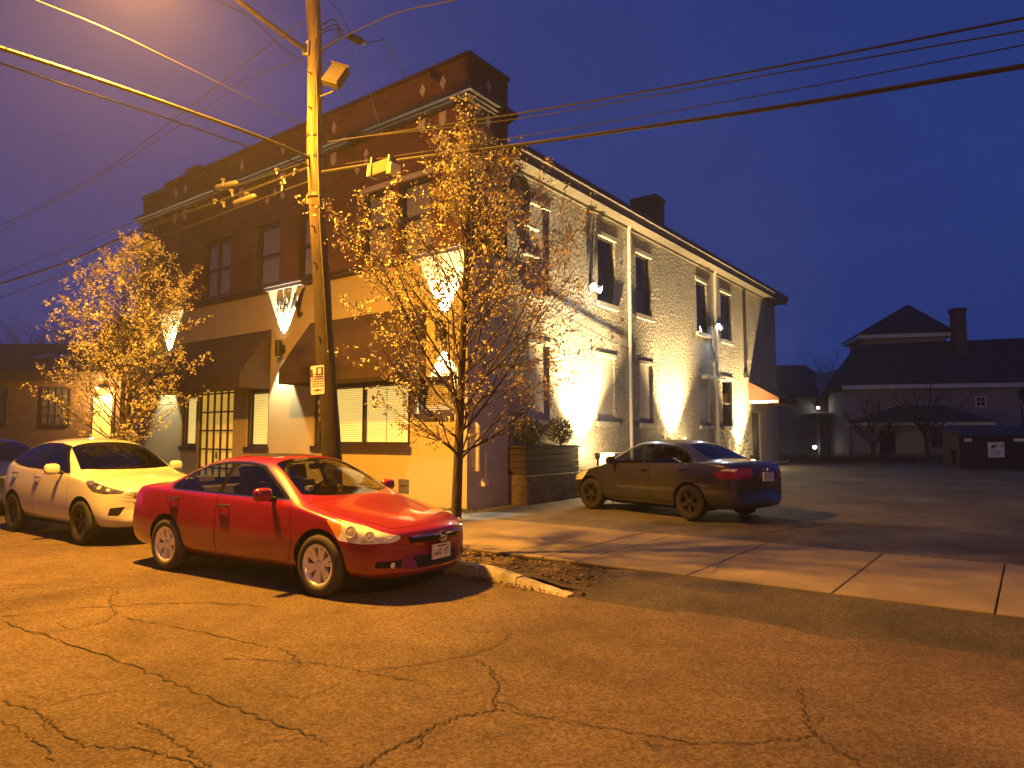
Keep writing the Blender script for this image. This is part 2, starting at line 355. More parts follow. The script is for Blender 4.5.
def tag(o, label=None, cat=None, group=None, kind=None):
    if label: o['label'] = label
    if cat: o['category'] = cat
    if group: o['group'] = group
    if kind: o['kind'] = kind
    return o
def empty(name, loc=(0, 0, 0), rz=0.0, label=None, cat=None, group=None, parent=None):
    o = bpy.data.objects.new(name, None); C.objects.link(o); o.location = loc; o.rotation_euler = (0, 0, rz)
    o.empty_display_size = .3
    if parent: o.parent = parent
    return tag(o, label, cat, group)
def dup(o, loc=None, rz=None, parent=None, label=None, group=None):
    kids = list(o.children); c = o.copy(); C.objects.link(c)
    if parent: c.parent = parent
    if loc is not None: c.location = loc
    if rz is not None: c.rotation_euler = (0, 0, rz)
    tag(c, label, None, group)
    for k in kids: dup(k, parent=c)
    return c
def spot(name, loc, target, watts, size, col, blend=.15, rad=.03, parent=None):
    l = bpy.data.lights.new(name, 'SPOT'); l.energy = watts; l.spot_size = R(size); l.spot_blend = blend; l.color = col; l.shadow_soft_size = rad
    o = bpy.data.objects.new(name, l); C.objects.link(o); o.location = loc
    d = Vector(target) - Vector(loc); o.rotation_euler = d.to_track_quat('-Z', 'Y').to_euler()
    if parent: o.parent = parent
    return o
def point(name, loc, watts, col, rad=.05, parent=None):
    l = bpy.data.lights.new(name, 'POINT'); l.energy = watts; l.color = col; l.shadow_soft_size = rad
    o = bpy.data.objects.new(name, l); C.objects.link(o); o.location = loc
    if parent: o.parent = parent
    return o
def grid_wall(mb, u0, u1, z0, z1, holes, P, depth):
    """wall sheet in (u,z) with rectangular openings and reveals; P(u,z,d) -> point, d = depth into the wall"""
    us = sorted({u0, u1, *[h[0] for h in holes], *[h[1] for h in holes]}); zs = sorted({z0, z1, *[h[2] for h in holes], *[h[3] for h in holes]})
    us = [u for u in us if u0 <= u <= u1]; zs = [z for z in zs if z0 <= z <= z1]
    for a, b in zip(us, us[1:]):
        for c, d in zip(zs, zs[1:]):
            cu, cz = (a + b) / 2, (c + d) / 2
            if any(h[0] < cu < h[1] and h[2] < cz < h[3] for h in holes): continue
            mb.quad(P(a, c, 0), P(b, c, 0), P(b, d, 0), P(a, d, 0))
    for h in holes:
        a, b, c, d = h[:4]
        mb.quad(P(a, c, 0), P(a, c, depth), P(b, c, depth), P(b, c, 0)); mb.quad(P(a, d, 0), P(b, d, 0), P(b, d, depth), P(a, d, depth))
        mb.quad(P(a, c, 0), P(a, d, 0), P(a, d, depth), P(a, c, depth)); mb.quad(P(b, c, 0), P(b, c, depth), P(b, d, depth), P(b, d, 0))

# ------------------------------------------------------------------ the ground and street
def structure(o): o['kind'] = 'structure'; return o
def sheet(name, x0, x1, y0, y1, zf, m, nx=2, ny=2):
    mb = MB(); xs = [x0 + (x1 - x0) * i / nx for i in range(nx + 1)]; ys = [y0 + (y1 - y0) * j / ny for j in range(ny + 1)]
    vs = [(x, y, zf(x, y)) for y in ys for x in xs]
    fs = [(j * (nx + 1) + i, j * (nx + 1) + i + 1, (j + 1) * (nx + 1) + i + 1, (j + 1) * (nx + 1) + i) for j in range(ny) for i in range(nx)]
    mb.add(vs, fs); return structure(mb.build(name, m, smooth='all'))
def bumpy(x, y, a=.012, s=.35): return a * noise.noise(Vector((x * s, y * s, 3.1)))
sheet('ground', -900, 900, -500, 1200, lambda x, y: -.06, M['ground'])
sheet('back_lots', -70, 70, 19.5, 90, lambda x, y: lot_z(19.5) - .02, M['ground'])
sheet('road', -70, 70, -15, -4.55, lambda x, y: bumpy(x, y) - .004, M['road'], 140, 24)
sheet('far_road', -70, 70, -60, -15, lambda x, y: -.02, M['road'])
sheet('parking_lot', 0.1, 40, -.64, 20.2, lambda x, y: lot_z(y) + bumpy(x, y, .03), M['lot'], 60, 40)
sheet('cross_street', -60, -15.2, -4.5, 34, lambda x, y: .02 + bumpy(x, y), M['lot'], 20, 20)

# sidewalk flags with dirty joints between them
mb = MB(); jx = -15.0
rs = random.Random(3)
mb.box(-15.2, 40, -3.62, -.02, .02, .104)
structure(mb.build('sidewalk_bed', M['joint']))
slabs = MB(); x = -15.15
edges = [-15.15]
cuts = [6.3, 7.8, 9.12, 10.6, 12.1]
while x < 4.8: x += 1.5; edges.append(x)
edges = [e for e in edges if e < 5.0] + [4.85] + cuts + [12.1 + 1.5 * i for i in range(1, 18)]
edges = sorted(set(edges))
for a, b in zip(edges, edges[1:]):
    y0, y1 = -3.58 + rs.uniform(-.02, .02), (-.63 + rs.uniform(-.015, .015)) if a > -.2 else -.03
    z = .122 + rs.uniform(-.003, .003); t = rs.uniform(-.004, .004); g = .008
    vs = [(a + g, y0, z), (b - g, y0, z + t), (b - g, y1, z + t), (a + g, y1, z)]
    vs2 = [(p[0], p[1], .06) for p in vs]
    slabs.add(vs2 + vs, [(4, 5, 6, 7), (0, 1, 5, 4), (1, 2, 6, 5), (2, 3, 7, 6), (3, 0, 4, 7)])
structure(slabs.build('sidewalk', M['concrete'], bevel=.008))
# hairline cracks in the flags
def ribbon(pts, wid, zf, rnd, jag=.03, sub=5):
    out = []
    for (a, b) in zip(pts, pts[1:]):
        for k in range(sub):
            t = k / sub; out.append((a[0] + (b[0] - a[0]) * t, a[1] + (b[1] - a[1]) * t))
    out.append(pts[-1][:2])
    L = []; n = len(out)
    for i, (x, y) in enumerate(out):
        dx = out[min(i + 1, n - 1)][0] - out[max(i - 1, 0)][0]; dy = out[min(i + 1, n - 1)][1] - out[max(i - 1, 0)][1]
        l = math.hypot(dx, dy) or 1; nx, ny = -dy / l, dx / l
        j = rnd.uniform(-jag, jag); ww = wid * (.35 + .9 * rnd.random()) * (0.25 if i in (0, n - 1) else 1) * .5
        x += nx * j; y += ny * j
        L.append(((x + nx * ww, y + ny * ww, zf(x, y)), (x - nx * ww, y - ny * ww, zf(x, y))))
    vs = [p for q in L for p in q]; fs = [(2 * i, 2 * i + 1, 2 * i + 3, 2 * i + 2) for i in range(n - 1)]
    return vs, fs
rz = random.Random(11)
cr = MB()
def gp(l): return [tuple(on_z(u, v, 0.0))[:2] for u, v in l]
RD = lambda x, y: bumpy(x, y) + .002
CR = [
 ([(0, 621), (60, 640), (130, 665), (200, 693), (260, 717), (318, 738)], .045),
 ([(118, 590), (110, 600), (116, 612), (104, 622), (70, 629), (30, 634)], .03),
 ([(125, 617), (180, 627), (240, 641), (280, 649), (300, 662), (345, 668), (380, 676), (420, 684)], .03),
 ([(220, 659), (260, 660), (300, 663)], .03),
 ([(510, 634), (500, 645), (470, 656), (430, 664), (372, 671)], .028),
 ([(476, 660), (490, 670), (497, 685), (494, 700), (498, 711)], .035),
 ([(498, 711), (460, 717), (430, 728), (400, 745), (372, 762), (330, 775)], .05),
 ([(498, 711), (540, 718), (600, 728), (650, 736), (692, 744), (760, 742), (815, 737)], .03),
 ([(800, 684), (802, 700), (805, 715), (806, 725), (815, 735), (840, 752), (865, 768)], .024),
 ([(0, 700), (40, 712), (60, 728), (80, 745), (150, 748), (210, 768)], .035),
 ([(140, 720), (165, 735), (190, 752), (215, 770)], .03),
 ([(0, 720), (30, 735), (55, 760)], .03),
 ([(60, 702), (90, 694), (120, 690)], .025), ([(285, 694), (300, 700), (340, 684)], .02),
 ([(640, 741), (670, 748), (700, 742)], .018),
 ([(0, 585), (60, 585), (120, 588), (150, 584)], .02),
]
for pts, wid in CR:
    vs, fs = ribbon(gp(pts), wid * .36, RD, rz, jag=.022, sub=11); cr.add(vs, fs)
    for k in range(2):                                              # short spurs
        q = gp(pts); i = rz.randrange(len(q)); a = q[i]; an = rz.uniform(0, 6.28); l = rz.uniform(.12, .4)
        vs, fs = ribbon([a, (a[0] + l * math.cos(an), a[1] + l * math.sin(an))], wid * .2, RD, rz, .02, 6); cr.add(vs, fs)
for k in range(26):                                                 # loose crazing over the rest of the street
    x, y = rz.uniform(-30, 30), rz.uniform(-14, -5); an = rz.gauss(.1, .6); pts = [(x, y)]
    if 2 < x < 10 and y > -10.5: continue
    for i in range(5): an += rz.uniform(-.5, .5); x += .7 * math.cos(an); y += .5 * math.sin(an); pts.append((x, y))
    pts = [(x, max(-14.5, min(-4.9, y))) for x, y in pts]
    vs, fs = ribbon(pts, .016, RD, rz, .03, 8); cr.add(vs, fs)
o = structure(cr.build('road_cracks', M['crack']))
sc = MB()
for pts in ([(712, 574), (722, 562), (735, 556), (748, 550)], [(560, 545), (590, 535), (640, 536)], [(905, 560), (930, 556)]):
    vs, fs = ribbon([tuple(on_z(u, v, .124))[:2] for u, v in pts], .012, lambda x, y: .1275, rz, .015, 8); sc.add(vs, fs)
structure(sc.build('sidewalk_cracks', M['joint']))
# lot cracks and seams
lc = MB()
for pts in ([(835, 525), (930, 531), (1024, 540)], [(760, 533), (840, 524)], [(900, 555), (1024, 571)]):
    q = []
    for u, v in pts:
        p = on_z(u, v, .14); q.append((p.x, p.y))
    vs, fs = ribbon(q, .05, lambda x, y: lot_z(y) + bumpy(x, y, .03) + .004, rz, .03, 10); lc.add(vs, fs)
structure(lc.build('lot_cracks', M['crack']))

# kerb: stones that dip and end where the driveway apron begins
kb = MB(); x = -40.0; ks = random.Random(5)
def curb_y(x): return -4.58 - .26 * max(0, min(1, (x - 3.6) / 1.9)) ** 1.5
def curb_h(x): return .125 if x < 4.3 else max(.012, .125 - .11 * ((x - 4.3) / 1.2))
while x < 5.4:
    L = 1.5 if x < 2.8 else .62
    n = 4; a, b = x + .008, min(5.5, x + L - .008); vs = []; dz = ks.uniform(-.008, .008); dy = ks.uniform(-.012, .012)
    for i in range(n + 1):
        xx = a + (b - a) * i / n; yy = curb_y(xx) + dy; h = curb_h(xx) + dz + .006 * noise.noise(Vector((xx * 6, 0, 0)))
        vs += [(xx, yy - .012, -.05), (xx, yy + .004, h - .02), (xx, yy + .022, h), (xx, yy + .15, h), (xx, yy + .16, -.05)]
    fs = []
    for i in range(n):
        for k in range(4): fs.append((i * 5 + k, (i + 1) * 5 + k, (i + 1) * 5 + k + 1, i * 5 + k + 1))
    fs += [(4, 3, 2, 1, 0), tuple(n * 5 + k for k in range(5))]
    kb.add(vs, fs); x += L
structure(kb.build('kerb', M['curb'], smooth=True))
# soil verge between kerb and sidewalk, asphalt apron at the driveway
def vz(x, y):
    e = min(1, max(0, (5.45 + .35 * noise.noise(Vector((x * 2, y * 2.3, 7))) - x) / .55)); return (.075 + .03 * noise.noise(Vector((x * 1.4, y * 1.4, 0))) + .012 * noise.noise(Vector((x * 5, y * 5, 2)))) * e + (.02 + .08 * (y + 4.5)) * (1 - e) * .9
sheet('verge', -40, 5.6, -4.52, -3.55, vz, M['dirt'], 300, 10)
sheet('driveway_apron', 5.0, 40, -4.75, -3.52, lambda x, y: -.004 + .118 * max(0, min(1, (y + 4.62) / 1.1)) ** .9 + bumpy(x * 3, y * 3, .012) + (-.05 * max(0, min(1, (5.5 - x) / .5))), M['apron'], 140, 12)
# leaf litter on the verge and along the kerb: nobody could count it
ll = MB(); lr = random.Random(21)
for k in range(2600):
    x = lr.gauss(3.6, 1.6) if k % 3 else lr.uniform(-12, 5.4)
    y = lr.uniform(-4.45, -3.5) if k % 4 else lr.gauss(-4.68, .07)
    if x > 5.6: continue
    z = (vz(x, y) if y > -4.5 else .008) + lr.uniform(.004, .02); s = lr.uniform(.012, .04); a = lr.uniform(0, 6.28)
    if -4.62 < y < -4.4: continue
    d = Vector((math.cos(a), math.sin(a), lr.uniform(-.5, .5))) * s; e = Vector((-math.sin(a), math.cos(a), lr.uniform(-.5, .5))) * s * .55
    p = Vector((x, y, z)); ll.quad(p - d, p - e, p + d, p + e)
tag(ll.build('leaf_litter', M['leaf_litter']), 'fallen leaves and grit strewn over the soil verge', 'leaf litter', kind='stuff')
gr = MB()
for k in range(900):                                                # weeds at the foot of the corner wall
    x = lr.gauss(-.05, .25) if k % 2 else lr.uniform(-3, .4); y = lr.uniform(-.10, -.01) if x < 0 else lr.uniform(-.3, .1)
    if x > 0.02 and y > -.62: x = lr.uniform(.0, .35)
    h = lr.uniform(.03, .1); a = lr.uniform(0, 6.28); b = Vector((x, y, .122)); t = b + Vector((lr.uniform(-.03, .03), lr.uniform(-.03, .03), h)); sd = Vector((math.cos(a), math.sin(a), 0)) * .006
    gr.add([b - sd, b + sd, t], [(0, 1, 2)])
tag(gr.build('weeds', M['shrub']), 'low green weeds at the foot of the cream corner wall', 'weeds', kind='stuff')
# rough bank at the far edge of the lot
bank = MB(); br_ = random.Random(8)
for k in range(5200):
    lat = br_.uniform(10.5, 34); dep = br_.uniform(33.5, 35.2); p = CF(lat, dep, lot_z(19.5) - .02)
    h = br_.uniform(.15, .55); a = br_.uniform(0, 6.28); sd = Vector((math.cos(a), math.sin(a), 0)) * .03
    t = p + Vector((br_.uniform(-.12, .12), br_.uniform(-.12, .12), h)); bank.add([p - sd, p + sd, t], [(0, 1, 2)])
tag(bank.build('rough_grass', M['twig']), 'dark rough grass along the far edge of the parking lot', 'grass', kind='stuff')

# thin haze volume added to imitate lens glare around the street lamp
HZD = 0.0014
m = MB(); m.box(-905, 905, -505, 1205, -1.1, 13.2)
hm = bpy.data.materials.new('glare_haze'); hm.use_nodes = True; hn = hm.node_tree; hn.nodes.remove(hn.nodes['Principled BSDF'])
pv = hn.nodes.new('ShaderNodeVolumePrincipled'); pv.inputs['Color'].default_value = (.9, .92, .95, 1); pv.inputs['Density'].default_value = HZD; pv.inputs['Anisotropy'].default_value = .45
hn.links.new(pv.outputs[0], hn.nodes['Material Output'].inputs['Volume'])
o = m.build('haze', hm); tag(o, 'thin added haze imitating lens glare over the whole street', 'haze', kind='stuff')

# ------------------------------------------------------------------ the corner building
B = empty('brick_building', (0, 0, 0), 0, 'two storey corner building, brick above a cream storefront, floodlit rough stucco side wall', 'building')
XL, YB, ZC = -14.8, 22.8, 5.66
def PF(u, z, d): return Vector((u, d, z))
# storefront level
SW = [(-11.62, -10.78, 1.40, 2.99), (-10.66, -8.78, .13, 3.02), (-8.10, -7.06, 1.40, 2.99), (-5.12, -1.68, 1.45, 2.99), (-1.46, -.42, 2.18, 2.99)]
m = MB(); grid_wall(m, XL, 0, .0, ZC, SW, PF, .16); m.build('storefront_wall', M['cream'], B)
m = MB(); m.quad((0, 0, 0), (0, 1.41, 0), (0, 1.41, ZC), (0, 0, ZC)); m.quad((0, 1.41, 0), (-.14, 1.41, 0), (-.14, 1.41, 10.0), (0, 1.41, 10.0))
m.build('corner_side_wall', M['grey_stucco'], B)
# upper brick
UW = [(-10.75, -9.2, 5.86, 7.62), (-7.95, -6.78, 5.86, 7.62), (-6.0, -5.02, 5.86, 7.62), (-3.44, -2.36, 5.86, 7.62), (-2.18, -1.1, 5.86, 7.62)]
m = MB(); grid_wall(m, XL + .02, -.02, ZC, 10.02, UW, lambda u, z, d: Vector((u, d + .02, z)), .14)
m.quad((-.02, .02, ZC), (-.02, 1.41, ZC), (-.02, 1.41, 10.02), (-.02, .02, 10.02))
m.quad((XL + .02, .02, 0), (XL + .02, .02, 10.02), (XL + .02, 1.41, 10.02), (XL + .02, 1.41, 0))
m.quad((XL + .02, 1.41, 8.0), (XL + .02, 1.41, 10.02), (-.02, 1.41, 10.02), (-.02, 1.41, 8.0))
m.build('brick_upper_wall', M['brick'], B)
m = MB(); m.box(XL - .03, -13.3, -.03, 1.45, 9.84, 9.97); m.box(-13.3, .03, -.03, 1.46, 10.02, 10.1); m.box(-12.0, -11.2, -.02, .5, 10.1, 10.26)
m.build('parapet_coping', M['trim_dark'], B)
m = MB()
for z0, z1, pr in ((8.98, 9.04, .06), (9.04, 9.11, .12), (9.11, 9.21, .20)): m.box(XL - pr * .6, pr, -pr, 1.43 + pr * .5, z0, z1)
for i in range(46): xx = XL + .2 + i * .32; m.box(xx, xx + .10, -.055, .0, 8.93, 8.985)
m.build('cornice', M['cornice'], B)
m = MB(); m.box(XL - .05, .06, -.10, .0, ZC + .0, ZC + .09); m.box(XL - .08, .09, -.14, .0, ZC + .09, ZC + .16); m.box(.0, .06, .0, 1.43, ZC + .0, ZC + .12)
m.build('belt_course', M['trim_dark'], B)
# pale lozenges and shields set in the brick
def lozenge(mb, x, z, wdt, h, y=-.012): mb.prism([(x - wdt, z), (x, z - h), (x + wdt, z), (x, z + h)], 0, .03, Matrix(((1, 0, 0, 0), (0, 0, -1, y + .03), (0, 1, 0, 0), (0, 0, 0, 1))))
for x in (-.76, -1.39, -4.55, -6.73, -8.73, -11.93, -12.55):
    m = MB(); lozenge(m, x, 9.62, .095, .17); m.build('stone_lozenge', M['trim_pale'], B)
    m = MB(); m.prism([(x - .10, 8.70), (x, 8.60), (x + .10, 8.70), (x + .10, 8.94), (x - .10, 8.94)], 0, .03, Matrix(((1, 0, 0, 0), (0, 0, -1, .018), (0, 1, 0, 0), (0, 0, 0, 1))))
    m.build('stone_shield', M['trim_pale'], B)
for x, z in ((-3.62, 8.28), (-3.3, 8.42), (-2.98, 8.28), (-3.3, 8.62), (-7.4, 8.3), (-7.05, 8.46), (-6.7, 8.3)):
    m = MB(); lozenge(m, x, z, .09, .12); m.build('stone_diamond', M['trim_pale'], B)
for y, z, hh in ((.70, 9.58, .17), (.68, 8.78, .17)):
    m = MB(); m.prism([(y - .095, z), (y, z - hh), (y + .095, z), (y, z + hh)], 0, .03, Matrix(((0, 0, 1, -.022), (1, 0, 0, 0), (0, 1, 0, 0), (0, 0, 0, 1))))
    m.build('stone_lozenge', M['trim_pale'], B)

def blind(name, parent, P, u0, u1, z0, z1, d, mt, pitch=.045, parts=1):
    b = MB(); n = int((z1 - z0) / pitch)
    for i in range(n):
        z = z0 + i * pitch; b.quad(P(u0, z, d), P(u1, z, d), P(u1, z + pitch * .86, d + .018), P(u0, z + pitch * .86, d + .018))
    b.box(0, 0, 0, 0, 0, 0) if False else None
    return b.build(name, mt, parent)
def sash_window(P, a, b, c, d, dep, lit, name='window', sill=None, lintel=None, double=True, mull=None, wide=.06, bl=True, gl=True):
    """frame (the part), with glass, blind, sill and lintel as its pieces"""
    f = MB()
    def bar(u0, u1, z0, z1, d0=dep - .05, d1=dep + .02):
        vs = [P(u, z, q) for q in (d0, d1) for z in (z0, z1) for u in (u0, u1)]
        f.add(vs, [(0, 1, 3, 2), (4, 6, 7, 5), (0, 4, 5, 1), (2, 3, 7, 6), (0, 2, 6, 4), (1, 5, 7, 3)])
    bar(a, a + wide, c, d); bar(b - wide, b, c, d); bar(a + wide, b - wide, d - wide, d); bar(a + wide, b - wide, c, c + wide)
    if double: mz = (c + d) / 2; bar(a + wide, b - wide, mz - .025, mz + .025)
    if mull:
        for q in mull: bar(q - .045, q + .045, c + wide, d - wide)
    fr = f.build(name, M['frame'], B)
    if gl: g = MB(); g.quad(P(a + wide, c + wide, dep - .01), P(b - wide, c + wide, dep - .01), P(b - wide, d - wide, dep - .01), P(a + wide, d - wide, dep - .01)); g.build('pane', M['glass'], fr)
    if bl:
        us = [a + wide + .01] + ([(a + b) / 2 + .06, b - (b - a) * .27] if mull and b - a > 2.5 else []) + [b - wide - .01]
        for q0, q1 in zip(us, us[1:]): blind('blind', fr, P, q0 + .008, q1 - .012, c + wide + (.0 if lit == 'blind_lit' else .0), d - wide, dep + .06, M[lit])
    r = MB(); e = .0; r.quad(P(a, c, dep + .22), P(b, c, dep + .22), P(b, d, dep + .22), P(a, d, dep + .22)); r.build('room_backing', M['room'], fr)
    if sill:
        s = MB(); vs = [P(u, z, q) for q in (-.09, dep - .051) for z in (c - .13, c + .006) for u in (a - .1, b + .1)]
        s.add(vs, [(0, 1, 3, 2), (4, 6, 7, 5), (0, 4, 5, 1), (2, 3, 7, 6), (0, 2, 6, 4), (1, 5, 7, 3)]); s.build('sill', M[sill], fr)
    if lintel:
        s = MB(); vs = [P(u, z, q) for q in (-.03, dep - .06) for z in (d - .004, d + .12) for u in (a - .08, b + .08)]
        s.add(vs, [(0, 1, 3, 2), (4, 6, 7, 5), (0, 4, 5, 1), (2, 3, 7, 6), (0, 2, 6, 4), (1, 5, 7, 3)]); s.build('lintel', M[lintel], fr)
    return fr
for i, (a, b, c, d) in enumerate(UW):
    sash_window(lambda u, z, q: Vector((u, q + .02, z)), a, b, c, d, .12, 'blind_dim', lintel='brick' if i in (0, 1, 2) else 'trim_pale', mull=[(a + b) / 2] if i == 0 else None, wide=.09)
for i, (a, b, c, d) in enumerate(SW):
    if i == 1: continue
    sash_window(PF, a, b, c, d, .09, 'blind_dim' if i == 4 else 'blind_lit', double=False, mull=[-3.28] if i == 3 else None, wide=.085 if i != 3 else .11)
for i, (a, b) in enumerate(((-11.62, -10.78), (-8.10, -7.06), (-5.12, -1.68), (-1.46, -.42))):
    m = MB(); z = (1.40, 1.40, 1.45, 2.18)[i]; m.box(a - .06, b + .06, -.06, .04, z - .13, z + .005); m.build('window_ledge', M['frame'], B)
# the gridded door between the two small windows
a, b, c, d = SW[1]
m = MB(); m.quad((a, .13, c), (b, .13, c), (b, .13, d), (a, .13, d)); dr = m.build('door', M['curtain'], B)
m = MB()
for i in range(6): u = a + .02 + i * (b - a - .04) / 5; m.box(u - .025, u + .025, .055, .10, c, d)
for i in range(6): z = c + .1 + i * (d - c - .16) / 5; m.box(a, b, .05, .105, z - .022, z + .022)
m.build('door_grille', M['frame'], dr)
m = MB(); m.box(a + 1.0, a + 1.04, .0, .05, 1.05, 1.25); m.build('handle', M['galv'], dr)
m = MB(); m.box(a - .2, b + .2, -.30, -.005, .11, .17); m.build('door_step', M['concrete'], B)
# awnings: canvas sheds with a valance
def awning(x0, x1, zt, zf, zb, pr, mt, name='awning'):
    m = MB(); y0 = -.015
    prof = [(y0, zt), (-pr * .55, zt - (zt - zf) * .52), (-pr, zf), (-pr, zb)]
    inn = [(y0, zt - .05), (-pr * .55, zt - (zt - zf) * .52 - .03), (-pr + .03, zf - .01), (-pr + .03, zb)]
    n = 14; vs = []
    for i in range(n + 1):
        x = x0 + (x1 - x0) * i / n; sag = .02 * math.sin(math.pi * ((i * 4 / n) % 1))
        vs += [(x, y, z - (sag if 0 < k < 3 else 0)) for k, (y, z) in enumerate(prof)] + [(x, y, z) for y, z in inn]
    fs = []
    for i in range(n):
        q, r = i * 8, (i + 1) * 8
        for k in range(3): fs += [(q + k, r + k, r + k + 1, q + k + 1), (q + 4 + k, q + 5 + k, r + 5 + k, r + 4 + k)]
        fs.append((q + 3, r + 3, r + 7, q + 7))
    for x in (x0, x1):
        o = len(vs); vs += [(x + (.001 if x == x1 else -.001), y, z) for y, z in prof] + [(x + (.001 if x == x1 else -.001), y0, zb)]
        fs.append(tuple(o + k for k in range(5)))
    m.add(vs, fs); aw = m.build(name, mt, B)
    f = MB()
    for x in (x0 + .05, x1 - .05): f.tube([(x, -.02, zb + .05), (x, -pr + .05, zb + .05)], .015, 6)
    f.tube([(x0 + .02, -pr + .05, zb + .05), (x1 - .02, -pr + .05, zb + .05)], .015, 6); f.build('awning_bar', M['dark_metal'], aw)
    return aw
awning(-11.9, -7.02, 4.60, 3.35, 2.97, .92, M['awning'])
awning(-5.32, -1.2, 4.60, 3.32, 2.97, .92, M['awning'])
# small wall hatch
p = on_y(404, 486, 0)
m = MB(); m.box(p.x - .16, p.x + .16, -.02, .0, p.z - .15, p.z + .15); m.box(p.x - .1, p.x + .1, -.05, -.02, p.z + .02, p.z + .12); m.build('wall_hatch', M['soffit'], B)
# side wall of rough cast stucco
XW = -.12
def PS(u, z, d): return Vector((XW - d, u, z))
SWN = [(5.78, 6.80, 5.48, 7.42), (8.14, 9.18, 5.48, 7.42), (13.0, 14.05, 5.52, 7.46), (15.48, 16.62, 5.52, 7.46), (15.46, 16.58, 2.10, 3.95)]
BLK = [(2.42, 3.30, 5.16, 7.42), (5.70, 6.70, 2.10, 3.95), (8.3, 9.25, 2.10, 3.95), (13.15, 14.1, 2.10, 3.95), (2.42, 3.30, 2.10, 3.95)]
DRS = [(18.95, 20.1, .2, 2.75)]
m = MB(); grid_wall(m, 1.40, YB, .0, 8.10, SWN + BLK + DRS, PS, .15); m.build('rough_side_wall', M['stucco'], B)
m = MB(); m.quad((XW, YB, 0), (XL, YB, 0), (XL, YB, 8.10), (XW, YB, 8.10)); m.quad((XL, 1.4, 0), (XL, 1.4, 8.10), (XL, YB, 8.10), (XL, YB, 0)); m.build('back_wall', M['grey_stucco'], B)
for i, (a, b, c, d) in enumerate(SWN):
    sash_window(PS, a, b, c, d, .12, 'blind_dim', sill='trim_pale', lintel='trim_pale', wide=.07, bl=False)
for i, (a, b, c, d) in enumerate(BLK):
    m = MB(); m.quad(PS(a, c, .07), PS(b, c, .07), PS(b, d, .07), PS(a, d, .07)); w_ = m.build('blocked_window', M['grey_stucco'], B)
    s = MB(); s.box(XW - .06, XW + .09, a - .1, b + .1, c - .13, c + .006); s.build('sill', M['trim_pale'], w_)
    s = MB(); s.box(XW - .06, XW + .025, a - .08, b + .08, d - .004, d + .1); s.build('lintel', M['trim_pale'], w_)
for z in (6.05, 6.75):
    m = MB(); m.box(XW - .03, XW + .10, 2.15, 2.75, z, z + .05); m.build('shutter_bar', M['trim_pale'], B)
a, b, c, d = DRS[0]
m = MB(); m.box(XW - .12, XW - .07, a, b, c, d); m.box(XW - .07, XW - .05, a + .15, b - .15, 1.4, 2.5); sd = m.build('side_door', M['frame'], B)
m = MB(); m.box(XW, XW + 1.0, a - .3, b + .9, .3, lot_z(19.5) + .14); m.build('door_step', M['concrete'], B)
# side-door awning
m = MB(); y0, y1 = 18.62, 21.3
T = [(XW, 4.05), (XW + 1.25, 3.32), (XW + 1.25, 3.10)]
for y in (y0, y1): m.add([(T[0][0], y, T[0][1]), (T[1][0], y, T[1][1]), (T[2][0], y, T[2][1]), (XW, y, 3.10)], [(0, 1, 2, 3)])
m.quad((T[0][0], y0, T[0][1]), (T[1][0], y0, T[1][1]), (T[1][0], y1, T[1][1]), (T[0][0], y1, T[0][1]))
m.quad((T[1][0], y0, T[1][1]), (T[2][0], y0, T[2][1]), (T[2][0], y1, T[2][1]), (T[1][0], y1, T[1][1]))
aw = m.build('side_awning', M['awning_rust'], B)
m = MB(); m.box(XW + .02, XW + 1.22, y0 - .012, y0 - .004, 3.115, 3.235); m.build('awning_border', M['plate'], aw)
# eave, fascia, gutter and roof
m = MB(); m.box(XL - .2, XW + .38, 1.42, YB + .35, 8.06, 8.12); m.build('soffit', M['soffit'], B)
m = MB(); m.box(XW + .0, XW + .07, 1.42, YB, 7.98, 8.06); m.build('eave_bed_moulding', M['soffit'], B)
m = MB(); m.box(XW + .38, XW + .48, 1.42, YB + .40, 8.03, 8.30); m.box(XW + .42, XW + .55, 1.42, YB + .45, 8.26, 8.40); m.build('gutter', M['fascia'], B)
m = MB(); vs = [(XW + .5, 1.43, 8.41), (XW + .5, YB + .4, 8.41), (-7.4, YB + .4, 9.0), (-7.4, 1.43, 9.0), (XL - .3, YB + .4, 8.41), (XL - .3, 1.43, 8.41)]
m.add(vs, [(0, 1, 2, 3), (3, 2, 4, 5)]); m.add([(XW + .5, YB + .4, 8.12), (XW + .5, YB + .4, 8.41), (-7.4, YB + .4, 9.0), (XL - .3, YB + .4, 8.41), (XL - .3, YB + .4, 8.12)], [(0, 1, 2, 3, 4)])
m.build('roof', M['roof'], B)
cx = -1.6; k0 = on_x(655, 194, cx); k1 = on_x(664, 200, cx); kx = on_y(631, 194, k0.y).x; zt = k0.z
m = MB(); m.box(kx, cx, k0.y, k1.y, 8.3, zt - .16); m.box(kx - .05, cx + .05, k0.y - .05, k1.y + .05, zt - .16, zt); pa = k0; ch = m.build('chimney', M['brick_old'], B)
m = MB(); m.tube([(cx - .1, k1.y, zt - .35), (cx - .1, k1.y + .25, zt - .35)], .03, 6); m.build('vent_pipe', M['dark_metal'], ch)
